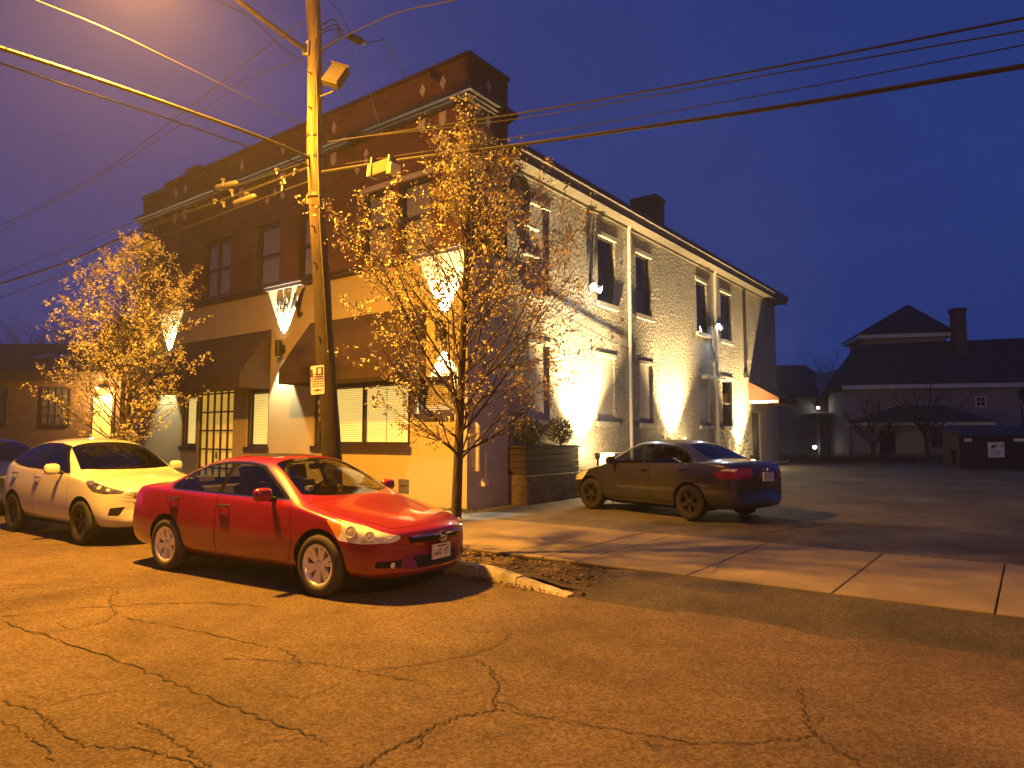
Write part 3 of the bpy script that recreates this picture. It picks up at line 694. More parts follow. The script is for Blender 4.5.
# downspouts and conduits on the side wall
for y, zb in ((7.52, .3), (14.66, .4)):
    m = MB(); m.tube([(XW + .12, y, 8.06), (XW + .09, y, 7.9), (XW + .09, y, zb)], .055, 10)
    for z in (2.2, 4.4, 6.6): m.tube([(XW + .09, y, z), (XW + .09, y, z + .05)], .068, 10)
    m.build('downspout', M['pipe'], B, smooth=True)
m = MB(); m.tube([(XW + .06, 18.15, 8.0), (XW + .06, 18.15, 4.35)], .07, 8); m.box(XW, XW + .14, 18.02, 18.28, 4.2, 4.4); m.build('conduit', M['dark_metal'], B)
m = MB(); m.tube([(XW + .18, 13.35, 3.9), (XW + .18, 15.3, 3.9)], .05, 8); m.tube([(XW, 13.4, 3.9), (XW + .2, 13.4, 3.9)], .08, 8); m.tube([(XW, 15.25, 3.9), (XW + .2, 15.25, 3.9)], .08, 8); m.build('flagpole_bracket', M['pipe'], B, smooth=True)
m = MB(); m.tube([(.06, .28, .95), (.06, .28, 1.9), (.0, .28, 1.95)], .045, 8); m.tube([(.05, .55, .75), (.05, .55, 1.35)], .03, 8); m.box(.0, .09, .48, .62, .62, .78); m.build('gas_pipe', M['pipe'], B, smooth=True)
# stains of cable along the side wall
def wire_pts(a, b, sag, n=14):
    a, b = Vector(a), Vector(b); return [a.lerp(b, i / n) + Vector((0, 0, -sag * 4 * (i / n) * (1 - i / n))) for i in range(n + 1)]
m = MB(); m.tube(wire_pts((XW + .06, 1.6, 5.35), (XW + .06, 7.5, 4.3), .12), .014, 5); m.tube(wire_pts((XW + .06, 7.5, 4.3), (XW + .06, 8.3, 4.2), .15, 8), .02, 5); m.tube(wire_pts((XW + .06, 7.6, 4.3), (XW + .06, 8.2, 4.1), .3, 8), .018, 5); m.build('wall_cable', M['cable'], B)
m = MB()
for k in range(4):
    cy = 1.75 + .03 * k; pts = [(XW + .12 + .02 * k, cy + (.26 + .03 * k) * math.cos(t), 7.45 + (.36 + .03 * k) * math.sin(t)) for t in [i * 2 * math.pi / 18 for i in range(19)]]
    m.tube(pts, .018, 5, cap=False)
m.tube([(XW + .1, 1.9, 8.05), (XW + .12, 1.75, 7.8)], .03, 6); tag(m.build('cable_coil', M['cable']), 'coil of black cable hung under the eave beside the brick corner', 'cable')

# ------------------------------------------------------------------ cars
def car_shell(st, FO, bow_f, bow_r, sub=3):
    """subdivided body surface from cross-section stations; x forward, origin on the ground under mid wheelbase"""
    L = st[-1][0]
    rings = []
    for (s, zs, ws, zm, wm, zb, wb, zr, wr, zc) in st:
        half = [(0, zs), (ws * .6, zs), (ws, zs + .015), (wm * .985, zs + (zm - zs) * .45), (wm, zm), (wb + (wm - wb) * .25, zb - .04), (wb, zb)]
        m = .5; half.append((wb + (wr - wb) * m + .018, zb + (zr - zb) * m)); half += [(wr, zr), (wr * .55, zr + (zc - zr) * .72), (0, zc)]
        full = half + [(-y, z) for y, z in half[-2:0:-1]]
        pts = []
        for y, z in full:
            q = (abs(y) / .9) ** 2; sh = 0
            if s < .95: sh = bow_f * q * (1 - s / .95)
            if s > L - .8: sh -= bow_r * q * (1 - (L - s) / .8)
            pts.append((FO - (s + sh), y, z))
        rings.append(pts)
    n = len(rings[0]); vs = [p for r_ in rings for p in r_]; fs = []
    for i in range(len(rings) - 1):
        for k in range(n): fs.append((i * n + k, i * n + (k + 1) % n, (i + 1) * n + (k + 1) % n, (i + 1) * n + k))
    fs.append(tuple(range(n - 1, -1, -1))); fs.append(tuple((len(rings) - 1) * n + k for k in range(n)))
    me = bpy.data.meshes.new('tmp'); me.from_pydata(vs, [], fs); o = bpy.data.objects.new('tmp', me); C.objects.link(o)
    md = o.modifiers.new('s', 'SUBSURF'); md.levels = sub; md.render_levels = sub
    dg = bpy.context.evaluated_depsgraph_get(); ev = o.evaluated_get(dg); bm = bmesh.new(); bm.from_mesh(ev.to_mesh()); ev.to_mesh_clear()
    bpy.data.objects.remove(o); bpy.data.meshes.remove(me)
    bmesh.ops.recalc_face_normals(bm, faces=bm.faces)
    return bm

def in_poly(p, poly):
    x, y = p; c = False; j = len(poly) - 1
    for i in range(len(poly)):
        xi, yi = poly[i]; xj, yj = poly[j]
        if (yi > y) != (yj > y) and x < (xj - xi) * (y - yi) / (yj - yi) + xi: c = not c
        j = i
    return c
def cut(bm, lay, poly, ax, filt, val):
    """cut the outline poly (in axes ax) into the surface and mark the faces inside"""
    i, j = ax; a0 = min(p[0] for p in poly) - .06; a1 = max(p[0] for p in poly) + .06; b0 = min(p[1] for p in poly) - .06; b1 = max(p[1] for p in poly) + .06
    k = 3 - i - j
    for e in range(len(poly)):
        p, q = poly[e], poly[(e + 1) % len(poly)]; d = (q[0] - p[0], q[1] - p[1]); l = math.hypot(*d)
        if l < 1e-6: continue
        no = [0, 0, 0]; no[i] = -d[1] / l; no[j] = d[0] / l; co = [0, 0, 0]; co[i], co[j] = p
        e0, e1 = min(p[0], q[0]) - .03, max(p[0], q[0]) + .03; f0, f1 = min(p[1], q[1]) - .03, max(p[1], q[1]) + .03
        fs = []
        for f in bm.faces:
            c = f.calc_center_median()
            if not (a0 < c[i] < a1 and b0 < c[j] < b1 and filt(f, c)): continue
            vi = [v.co[i] for v in f.verts]; vj = [v.co[j] for v in f.verts]
            if max(vi) < e0 or min(vi) > e1 or max(vj) < f0 or min(vj) > f1: continue
            fs.append(f)
        if not fs: continue
        geom = set(fs)
        for f in fs: geom.update(f.edges); geom.update(f.verts)
        bmesh.ops.bisect_plane(bm, geom=list(geom), plane_co=co, plane_no=no, dist=1e-5)
    for f in bm.faces:
        c = f.calc_center_median()
        if filt(f, c) and in_poly((c[i], c[j]), poly): f[lay] = val(f, c) if callable(val) else val

def inset_poly(poly, d):
    """shrink an outline by d (mitred)"""
    n = len(poly); A = sum(poly[i][0] * poly[(i + 1) % n][1] - poly[(i + 1) % n][0] * poly[i][1] for i in range(n)); sg = 1 if A > 0 else -1; out = []
    for i in range(n):
        p0, p1, p2 = poly[i - 1], poly[i], poly[(i + 1) % n]
        def nrm(a, b): l = math.hypot(b[0] - a[0], b[1] - a[1]); return (-(b[1] - a[1]) / l * sg, (b[0] - a[0]) / l * sg)
        n1, n2 = nrm(p0, p1), nrm(p1, p2); bx, by = n1[0] + n2[0], n1[1] + n2[1]; l = math.hypot(bx, by) or 1; bx /= l; by /= l
        k = d / max(.35, bx * n1[0] + by * n1[1]); out.append((p1[0] + bx * k, p1[1] + by * k))
    return out
def round_poly(poly, r=.05, n=4):
    out = []; N = len(poly)
    for i in range(N):
        p0, p1, p2 = [Vector(poly[k % N]) for k in (i - 1, i, i + 1)]
        a = p1 + (p0 - p1).normalized() * min(r, (p0 - p1).length * .4); b = p1 + (p2 - p1).normalized() * min(r, (p2 - p1).length * .4)
        for k in range(n + 1): t = k / n; out.append(tuple(a * (1 - t) ** 2 + p1 * 2 * t * (1 - t) + b * t * t))
    return out

def make_wheel(parent, x, y, r, rimr, spokes, mat_rim, mat_tyre, steer=0, double=True):
    sgn = 1 if y > 0 else -1
    T = Matrix.Rotation(R(-90) * sgn, 4, 'X')                       # local z -> outward
    w_ = .205
    t = MB(); h = w_ / 2
    prof = [(rimr, -h * .8), (rimr + .02, -h * .95), (r - .045, -h), (r - .012, -h * .8), (r, -h * .55), (r, h * .55), (r - .012, h * .8), (r - .045, h * 1.0), (rimr + .03, h * .98), (rimr + .008, h * .9), (rimr, h * .8)]
    t.lathe(prof, 40, T)
    for q in (-.35, 0, .35): t.lathe([(r + .0015, h * (q - .06)), (r + .0015, h * (q + .06))], 40, T)
    tb = t.build('tyre', mat_tyre, None, smooth=True); tb.parent = parent; tb.location = (x, y, r); tb.rotation_euler = (0, 0, steer); tb.name = 'wheel'
    # undo the recentring so the wheel turns about its hub
    off = Vector((0, 0, -r))
    for v in tb.data.vertices: v.co += off
    m = MB(); Rr = rimr
    m.lathe([(Rr - .004, -h * .8), (Rr - .02, -h * .3), (Rr - .028, h * .45), (Rr - .012, h * .72), (Rr + .002, h * .84), (Rr + .008, h * .90), (Rr - .012, h * .86), (Rr - .03, h * .6)], 40, T)
    m.lathe([(0.0, h * .66), (.028, h * .67), (.034, h * .62), (.065, h * .60), (.075, h * .42)], 20, T)
    for s in range(spokes):
        a0 = 2 * math.pi * s / spokes + .3
        for da in ((-.135, .135) if double else (0,)):
            a = a0 + da; wid0, wid1 = (.024, .024) if double else (.032, .04)
            ca, sa = math.cos(a0 + da * .55), math.sin(a0 + da * .55); cb, sb = math.cos(a0 + da * 1.35), math.sin(a0 + da * 1.35)
            p0 = Vector((ca * .05, sa * .05, 0)); p1 = Vector((cb * (Rr - .012), sb * (Rr - .012), 0)); d = (p1 - p0).normalized(); nn = Vector((-d.y, d.x, 0))
            z0, z1 = h * .60, h * .74
            vs = [p0 - nn * wid0 + UV * z0, p0 + nn * wid0 + UV * z0, p1 + nn * wid1 + UV * z1, p1 - nn * wid1 + UV * z1,
                  p0 - nn * wid0 * 1.3 + UV * (z0 - .04), p0 + nn * wid0 * 1.3 + UV * (z0 - .04), p1 + nn * wid1 * 1.3 + UV * (z1 - .05), p1 - nn * wid1 * 1.3 + UV * (z1 - .05)]
            m.add([T @ v for v in vs], [(0, 1, 2, 3), (0, 4, 5, 1), (1, 5, 6, 2), (2, 6, 7, 3), (3, 7, 4, 0)])
    rb = m.build('rim', mat_rim, None, smooth=True); offv = rb.location.copy()
    for v in rb.data.vertices: v.co += offv
    rb.location = (0, 0, 0); rb.parent = tb
    d = MB(); d.lathe([(.0, h * .1), (Rr - .06, h * .1), (Rr - .06, h * .02)], 28, T); d.lathe([(.0, -.02), (Rr, -.02)], 24, T)
    db = d.build('brake_disc', M['dark_metal'], None, smooth=True); offv = db.location.copy()
    for v in db.data.vertices: v.co += offv
    db.location = (0, 0, 0); db.parent = tb
    return tb

CATS = ['body', 'gap', 'door_f', 'door_r', 'glass_f', 'glass_r', 'windscreen', 'rear_glass', 'headlight', 'indicator', 'taillight', 'grille', 'intake', 'void', 'sunroof', 'trim', 'chromeline', 'reverse']
K = {c: i + 1 for i, c in enumerate(CATS)}
def build_car(name, S, loc, rz, mats, label, cat='car', group=None):
    root = empty(name, loc, rz, label, cat, group)
    FO, WB, wr, L = S['FO'], S['WB'], S['wr'], S['st'][-1][0]; FO = S['FO'] + WB / 2      # x of nose
    bm = car_shell(S['st'], FO, S['bow_f'], S['bow_r'], S.get('sub', 3)); lay = bm.faces.layers.int.new('tag')
    X = lambda poly: [(FO - s, z) for s, z in poly]
    side = lambda f, c: abs(c.y) > .42 and abs(f.normal.y) > .32
    xa, xb = WB / 2, -WB / 2
    # wheel arches
    for y_ in (.56, -.56):
        g = [f for f in bm.faces if f.calc_center_median().z < wr * 2.3]; ge = set(g)
        for f in g: ge.update(f.edges); ge.update(f.verts)
        bmesh.ops.bisect_plane(bm, geom=list(ge), plane_co=(0, y_, 0), plane_no=(0, 1, 0), dist=1e-5)
    ra = wr + S.get('arch', .045)
    for xc in (xa, xb):
        circ = [(xc + ra * math.cos(t), wr + .01 + ra * math.sin(t)) for t in [2 * math.pi * k / 36 for k in range(36)]]
        cut(bm, lay, circ, (0, 2), lambda f, c: abs(c.y) > .56, K['void'])
    # doors and their shut lines
    for key, poly in (('door_f', S['door_f']), ('door_r', S['door_r'])):
        P = round_poly(X(poly), .06); F = lambda f, c: side(f, c) and f[lay] != K['void'] and abs(c.y) > .5
        cut(bm, lay, P, (0, 2), F, K['gap']); cut(bm, lay, inset_poly(P, .007), (0, 2), F, K[key])
    P = round_poly(X(S['dlo']), .05)
    sw = lambda f, c: abs(c.y) > .42 and abs(f.normal.y) > .25
    if S.get('chrome'): cut(bm, lay, inset_poly(P, -.012), (0, 2), sw, K['chromeline'])
    cut(bm, lay, P, (0, 2), sw, K['trim'])
    for key, poly in (('glass_f', S['glass_f']), ('glass_r', S['glass_r'])): cut(bm, lay, round_poly(X(poly), .045), (0, 2), sw, K[key])
    if S.get('quarter'): cut(bm, lay, round_poly(X(S['quarter']), .03), (0, 2), sw, K['glass_r'])
    # glass seen from above
    up = lambda f, c: f.normal.z > .2 and c.z > S['cowl'] - .12
    XT = lambda half: [(FO - s, y) for s, y in half] + [(FO - s, -y) for s, y in half[::-1] if y > 1e-4]
    fw = lambda f, c: up(f, c) and f.normal.x > .12
    bw = lambda f, c: up(f, c) and f.normal.x < -.1
    Pw = XT(S['wind']); cut(bm, lay, inset_poly(Pw, -.008), (0, 1), lambda f, c: fw(f, c) and f[lay] == 0, K['trim']); cut(bm, lay, Pw, (0, 1), lambda f, c: fw(f, c), K['windscreen'])
    Pr = XT(S['rear']); cut(bm, lay, inset_poly(Pr, -.018), (0, 1), lambda f, c: bw(f, c) and f[lay] == 0, K['trim']); cut(bm, lay, Pr, (0, 1), lambda f, c: bw(f, c), K['rear_glass'])
    # bonnet and boot shut lines
    top = lambda f, c: f.normal.z > .45 and f[lay] == 0
    for half in (S['bonnet'], S['boot']):
        P = round_poly(XT(half), .05); cut(bm, lay, P, (0, 1), top, K['gap']); cut(bm, lay, inset_poly(P, .007), (0, 1), lambda f, c: f.normal.z > .45 and f[lay] in (0, K['gap']), 0)
    if S.get('sunroof'): cut(bm, lay, round_poly(XT(S['sunroof']), .08), (0, 1), lambda f, c: f.normal.z > .7, K['sunroof'])
    # lamps and grille
    fr = lambda f, c: c.x > FO - .95 and f[lay] in (0, K['gap'], K['headlight']) and abs(c.y) > .3 and (abs(f.normal.y) > .12 or f.normal.x > .2)
    for key in ('headlight', 'indicator'):
        if S.get(key): cut(bm, lay, round_poly(X(S[key]), .03), (0, 2), fr, K[key])
    bk = lambda f, c: c.x < FO - L + .75 and f[lay] in (0, K['gap'], K['taillight']) and abs(c.y) > .36
    if S.get('taillight'): cut(bm, lay, round_poly(X(S['taillight']), .03), (0, 2), bk, K['taillight'])
    if S.get('reverse'): cut(bm, lay, round_poly(X(S['reverse']), .02), (0, 2), bk, K['reverse'])
    ff = lambda f, c: c.x > FO - .6 and f.normal.x > .25
    for key, polys in (('grille', S['grille']), ('intake', S['intake'])):
        for poly in polys: cut(bm, lay, round_poly(poly, .02), (1, 2), ff, K[key])
    # ---- write out the parts, keeping the normals of the whole shell
    bm.normal_update()
    vn = {v.index: v.normal.copy() for v in bm.verts}
    bm.verts.index_update(); vn = [v.normal.copy() for v in bm.verts]
    def part(name, sel, mt, parent, mi=None):
        fs = [f for f in bm.faces if sel(f)]
        if not fs: return None
        ids = {}; vs = []; fl = []; no = []
        for f in fs:
            for v in f.verts:
                if v.index not in ids: ids[v.index] = len(vs); vs.append(v.co.copy()); no.append(vn[v.index])
            fl.append([ids[v.index] for v in f.verts])
        me = bpy.data.meshes.new(name); me.from_pydata(vs, [], fl)
        for q in (mt if isinstance(mt, list) else [mt]): me.materials.append(q)
        if mi: me.polygons.foreach_set('material_index', [mi(f) for f in fs])
        me.polygons.foreach_set('use_smooth', [True] * len(fl)); me.update(); me.normals_split_custom_set_from_vertices(no)
        o = bpy.data.objects.new(name, me); C.objects.link(o); o.parent = parent; return o
    pt = mats['paint']; blk = M['black_plastic']
    body_tags = {0: 0, K['gap']: 1, K['trim']: 2, K['chromeline']: 3}
    part('body', lambda f: f[lay] in body_tags, [pt, M['trim_black'], M['trim_black'], M['chrome']], root, lambda f: body_tags[f[lay]])
    doors = {}
    for key in ('door_f', 'door_r'):
        for sgn in (1, -1):
            d = part('door', lambda f: f[lay] == K[key] and f.calc_center_median().y * sgn > 0, pt, root); doors[key, sgn] = d
            h = MB(); s_, z_ = S['handle_' + key[-1]]; x_ = FO - s_
            yb = max([abs(f.calc_center_median().y) for f in bm.faces if f[lay] == K[key] and f.calc_center_median().y * sgn > 0 and abs(f.calc_center_median().x - x_) < .12 and abs(f.calc_center_median().z - z_) < .06] or [.88])
            h.tube([(x_ - .09, sgn * (yb - .015), z_), (x_ - .075, sgn * (yb + .025), z_), (x_ + .075, sgn * (yb + .028), z_), (x_ + .09, sgn * (yb - .015), z_)], [.012, .016, .016, .012], 8)
            h.build('handle', mats.get('handle', pt), d, smooth=True)
    for key, nm in (('glass_f', 'side_window'), ('glass_r', 'side_window')):
        for sgn in (1, -1): part(nm, lambda f: f[lay] == K[key] and f.calc_center_median().y * sgn > 0, mats['glass_' + key[-1]], root)
    part('windscreen', lambda f: f[lay] == K['windscreen'], mats['glass_f'], root)
    part('rear_window', lambda f: f[lay] == K['rear_glass'], mats['glass_r'], root)
    if S.get('sunroof'): part('sunroof', lambda f: f[lay] == K['sunroof'], blk, root)
    for key, nm, mt in (('headlight', 'headlight', M['lens_clear']), ('indicator', 'indicator', M['lens_amber']), ('taillight', 'taillight', M['lens_red']), ('reverse', 'reversing_lamp', M['lens_clear'])):
        for sgn in (1, -1): part(nm, lambda f: f[lay] == K[key] and f.calc_center_median().y * sgn > 0, mt if key != 'headlight' else mats.get('lens', mt), root)
    for s_, z_, rr_ in S.get('bowls', ()):
        for sgn in (1, -1):
            cand = [(f.calc_center_median(), f.normal.copy()) for f in bm.faces if f[lay] == K['headlight'] and f.calc_center_median().y * sgn > 0]
            if not cand: continue
            cc, nn = min(cand, key=lambda q: (q[0].x - (FO - s_)) ** 2 + (q[0].z - z_) ** 2); T = Matrix.Translation(cc) @ nn.to_track_quat('Z', 'Y').to_matrix().to_4x4()
            m = MB(); m.lathe([(rr_ * 1.12, .001), (rr_ * 1.12, .005), (rr_ * .92, .006), (rr_ * .86, .002)], 18, T); m.build('lamp_ring', mats.get('ring', M['alloy']), root, smooth=True)
            m = MB(); m.lathe([(rr_ * .86, .003), (rr_ * .5, .005), (0, .006)], 18, T); m.build('reflector', mats.get('bowl', M['lens_bowl']), root, smooth=True)
    part('grille', lambda f: f[lay] == K['grille'], blk, root); part('air_intake', lambda f: f[lay] == K['intake'], blk, root)
    # nose x at a given y,z
    centres = [f.calc_center_median() for f in bm.faces]
    def nose(y, z, back=False):
        best = None
        for c in centres:
            if abs(c.y - y) < .08 and abs(c.z - z) < .06 and (c.x < 0) == back:
                if best is None or (c.x > best) != back: best = c.x
        return best if best is not None else (FO - L if back else FO)
    # wheel wells
    for xc in (xa, xb):
        for sgn in (1, -1):
            m = MB(); n = 18; vs = []; fs = []; r2 = ra + .012
            for k in range(n + 1):
                t = math.pi * (-.12 + 1.24 * k / n)
                for y in (.87, .52): vs.append((xc + r2 * math.cos(t), sgn * (y if y < .6 else S.get('ww', .84)), wr + .01 + r2 * math.sin(t)))
            for k in range(n): fs.append((2 * k, 2 * k + 1, 2 * k + 3, 2 * k + 2))
            fs.append(tuple(2 * k + 1 for k in range(n + 1)))
            m.add(vs, fs); m.build('wheel_arch_liner', blk, root, smooth='all')
            wy = sgn * S['track']
            make_wheel(root, xc, wy, wr, S['rim'], S['spokes'], mats['rim'], mats['tyre'], steer=S.get('steer', 0) if xc == xa else 0, double=S.get('double', True))
    m = MB(); m.box(xb + .3, xa - .35, -.62, .62, S['floor'] - .06, S['floor'] + .02); m.box(FO - L + .35, xb - .3, -.5, .5, S['floor'], S['floor'] + .05); m.box(xa + .35, FO - .3, -.5, .5, S['floor'], S['floor'] + .04)
    m.build('underbody', blk, root)
    # cabin
    ct = M['cabin']; sh = S['seat_h']
    for (s_, y_) in ((S['seat_f'], .36), (S['seat_f'], -.36)):
        m = MB(); x_ = FO - s_
        m.box(x_ - .25, x_ + .27, y_ - .24, y_ + .24, sh - .32, sh - .16); T = Matrix.Translation((x_ - .24, y_, sh - .2)) @ Matrix.Rotation(R(-16), 4, 'Y')
        m.box(-.06, .07, -.23, .23, 0, .58, T); m.box(-.04, .05, -.13, .13, .60, .80, T); m.tube([T @ Vector((0, -.06, .56)), T @ Vector((0, -.06, .64))], .01, 5); m.tube([T @ Vector((0, .06, .56)), T @ Vector((0, .06, .64))], .01, 5)
        m.build('seat', ct, root, bevel=.045)
    x_ = FO - S['seat_r']; m = MB(); m.box(x_ - .2, x_ + .3, -.62, .62, sh - .34, sh - .18); T = Matrix.Translation((x_ - .2, 0, sh - .22)) @ Matrix.Rotation(R(-20), 4, 'Y')
    m.box(-.05, .07, -.62, .62, 0, .55, T)
    for y_ in (-.36, .36): m.box(-.03, .05, y_ - .13, y_ + .13, .56, .70, T)
    m.build('rear_seat', ct, root, bevel=.045)
    m = MB(); x_ = FO - S['dash']; m.box(x_ - .45, x_ + .12, -.68, .68, S['cowl'] - .35, S['cowl'] - .06); m.build('dashboard', M['black_plastic'], root, bevel=.05)
    m = MB(); T = Matrix.Translation((x_ - .5, .36, S['cowl'] - .05)) @ Matrix.Rotation(R(-65), 4, 'Y')
    m.tube([T @ Vector((.185 * math.cos(t), .185 * math.sin(t), 0)) for t in [i * 2 * math.pi / 24 for i in range(25)]], .016, 6, cap=False); m.box(-.05, .05, -.18, .18, -.02, .0, T); m.build('steering_wheel', M['black_plastic'], root)
    m = MB(); m.box(FO - S['wind'][-1][0] + .14, FO - S['wind'][-1][0] + .17, -.12, .12, S['roofz'] - .17, S['roofz'] - .10); m.build('rear_view_mirror', blk, root)
    # door mirrors
    for sgn in (1, -1):
        s_, z_ = S['mirror']; x_ = FO - s_; y_ = sgn * (S['wmir'])
        bmm = bmesh.new(); bmesh.ops.create_icosphere(bmm, subdivisions=3, radius=1)
        for v in bmm.verts:
            c = v.co; bx = Vector((math.copysign(abs(c.x) ** .8, c.x) * (.075 if c.x > 0 else .03), math.copysign(abs(c.y) ** .6, c.y) * .115, math.copysign(abs(c.z) ** .65, c.z) * S.get('mir_h', .075)))
            v.co = bx + Vector((x_, y_, z_))
        me = bpy.data.meshes.new('door_mirror'); bmm.to_mesh(me); bmm.free(); me.materials.append(pt); me.polygons.foreach_set('use_smooth', [True] * len(me.polygons))
        o = bpy.data.objects.new('door_mirror', me); C.objects.link(o); o.parent = root
        m = MB(); m.tube([(x_ + .02, sgn * (S['wmir'] - .16), z_ - .06), (x_ + .01, y_ - sgn * .05, z_ - .05)], [.035, .025], 8); m.build('mirror_arm', blk, o, smooth=True)
    # number plates
    for back, (y_, z_) in ((False, S['plate_f']), (True, S['plate_b'])):
        nx = nose(y_, z_, back); nx += -.012 if back else .012; d = -1 if back else 1
        m = MB(); m.box(min(nx, nx + d * .014), max(nx, nx + d * .014), y_ - .155, y_ + .155, z_ - .078, z_ + .078); pl = m.build('licence_plate', M['plate'], root)
        m = MB(); rr = random.Random(len(name) + int(back))
        xx0, xx1 = sorted((nx + d * .0142, nx + d * .0165))
        for k in range(6):
            ya = y_ - .125 + k * .043
            for q in range(3): za = z_ - .035 + q * .022; m.box(xx0, xx1, ya, ya + rr.choice((.012, .03, .026)), za, za + rr.choice((.008, .02)))
        m.box(xx0, xx1, y_ - .08, y_ + .08, z_ + .048, z_ + .062); m.build('plate_marks', M['plate_mark'], pl)
    bm.free()
    return root, FO, nose

ACC = dict(FO=.97, WB=2.74, wr=.325, rim=.21, track=.80, arch=.045, floor=.22, cowl=.99, roofz=1.44, bow_f=.36, bow_r=.2, ww=.84, spokes=6, steer=0,
  st=[(0.0, .31, .45, .47, .52, .58, .50, .63, .42, .655), (.03, .23, .62, .47, .72, .62, .68, .67, .56, .70), (.14, .195, .76, .49, .84, .67, .79, .72, .64, .755), (.45, .19, .80, .54, .885, .75, .845, .80, .68, .835),
      (.97, .19, .81, .57, .905, .84, .87, .88, .70, .91), (1.22, .19, .81, .58, .905, .885, .865, .925, .71, .965), (1.38, .19, .81, .59, .91, .915, .865, .985, .72, 1.02), (1.72, .19, .81, .60, .912, .935, .865, 1.19, .665, 1.235),
      (2.08, .19, .81, .60, .915, .945, .865, 1.37, .60, 1.405), (2.35, .19, .81, .60, .915, .955, .865, 1.405, .60, 1.45), (2.75, .19, .81, .61, .915, .965, .865, 1.405, .60, 1.462), (3.2, .19, .81, .62, .915, .98, .86, 1.375, .59, 1.435),
      (3.55, .19, .81, .64, .912, .995, .85, 1.27, .61, 1.325), (3.9, .19, .81, .66, .905, 1.015, .835, 1.10, .64, 1.15), (4.08, .20, .80, .66, .90, 1.025, .825, 1.05, .66, 1.085), (4.4, .21, .78, .66, .885, 1.03, .80, 1.045, .64, 1.07),
      (4.68, .23, .74, .65, .85, .99, .76, 1.03, .62, 1.055), (4.79, .27, .70, .62, .80, .90, .72, .97, .58, .99), (4.85, .34, .55, .56, .62, .70, .56, .76, .45, .78)],
  dlo=[(1.49, .975), (2.16, 1.325), (2.45, 1.358), (2.9, 1.355), (3.22, 1.315), (3.52, 1.205), (3.74, 1.06), (3.66, 1.015)],
  glass_f=[(1.58, .99), (2.18, 1.305), (2.46, 1.336), (2.66, 1.338), (2.66, 1.003)], glass_r=[(2.74, 1.005), (2.74, 1.334), (2.92, 1.328), (3.21, 1.288), (3.42, 1.215), (3.52, 1.025)], quarter=[(3.56, 1.03), (3.47, 1.198), (3.53, 1.17), (3.67, 1.06), (3.64, 1.035)],
  door_f=[(1.43, .30), (1.36, .55), (1.44, .95), (1.47, .97), (2.7, 1.0), (2.70, .30)], door_r=[(2.705, .30), (2.705, 1.0), (3.74, 1.03), (3.76, .9), (3.62, .76), (3.42, .62), (3.32, .45), (3.28, .30)],
  handle_f=(2.56, .86), handle_r=(3.56, .90),
  wind=[(1.45, .675), (1.36, .45), (1.31, .2), (1.30, 0.0)][::-1] + [(1.47, .68), (2.08, .535), (2.13, .3), (2.14, 0.0)], rear=[(3.36, 0), (3.37, .3), (3.42, .45), (3.95, .52), (4.02, .3), (4.03, 0)],
  bonnet=[(.14, 0), (.16, .35), (.25, .56), (.6, .70), (1.3, .76), (1.27, .4), (1.25, 0)], boot=[(4.10, 0), (4.09, .4), (4.06, .66), (4.62, .66), (4.70, .4), (4.71, 0)], sunroof=[(2.3, 0), (2.3, .40), (2.85, .40), (2.85, 0)],
  headlight=[(.17, .585), (.14, .645), (.45, .745), (.80, .815), (.88, .80), (.78, .70), (.69, .60), (.42, .575)], indicator=[(.70, .62), (.78, .70), (.88, .80), (.80, .815), (.70, .79), (.655, .70)],
  taillight=[(4.30, .80), (4.42, .99), (4.9, 1.0), (4.9, .74), (4.55, .74)],
  grille=[[(-.46, .63), (.46, .63), (.40, .555), (-.40, .555)]], intake=[[(-.36, .42), (.36, .42), (.33, .30), (-.33, .30)], [(.50, .40), (.74, .40), (.74, .335), (.52, .325)], [(-.50, .40), (-.74, .40), (-.74, .335), (-.52, .325)]],
  seat_f=2.35, seat_r=3.3, seat_h=.72, dash=1.75, mirror=(1.74, 1.03), wmir=1.0, plate_f=(0, .44), plate_b=(0, .82), chrome=True, bowls=[(.56, .695, .058), (.36, .655, .046)])
car, FOx, nose = build_car('red_sedan', ACC, (1.985, -5.62, 0), R(4.6),
  dict(paint=M['paint_red'], glass_f=M['car_glass'], glass_r=M['car_glass'], rim=M['alloy'], tyre=M['tyre_dusty']), 'red sedan with silver twin spoke wheels parked at the kerb before the utility pole')
nx = nose(0, .62)
m = MB(); 
for (a, b) in ((-.43, -.07), (.07, .43)):
    pts = []
    for i in range(7):
        y = a + (b - a) * i / 6; pts.append((nose(y, .61) + .008, y, .625 + .004 * math.cos(y * 3)))
    m.tube(pts, .014, 6)
xg = nose(0, .60) + .02
for s in (-1, 1): m.tube([(xg, s * .045, .645), (xg, s * .03, .60), (xg, s * .04, .555)], .009, 6)
m.tube([(xg, -.035, .60), (xg, .035, .60)], .008, 6)
m.tube([(xg - .004, .07 * math.cos(t) if abs(math.cos(t)) < 1 else .07, .60 + .055 * math.sin(t)) for t in [i * 2 * math.pi / 20 for i in range(21)]], .006, 6, cap=False)
m.build('grille_badge', M['chrome'], car, smooth=True)
for q in (-1, 1):
    m = MB(); m.tube([(nose(q * .62, .36) + .004, q * .64, .365), (nose(q * .62, .36) + .012, q * .64, .365)], .03, 10); m.build('fog_lamp', M['lens_clear'], car)
    m = MB(); x0, x1 = sorted((q * .68, q * .885)); m.box(1.37 - .40, 1.37 - .385, x0, x1, .13, .27); m.build('mud_flap', M['black_plastic'], car)
m = MB(); xs_ = FOx - 1.52
m.box(xs_ - .2, xs_ - .13, -.42, -.34, 1.045, 1.09, Matrix.Identity(4)); 
m.build('registration_sticker', M['plate'], car)

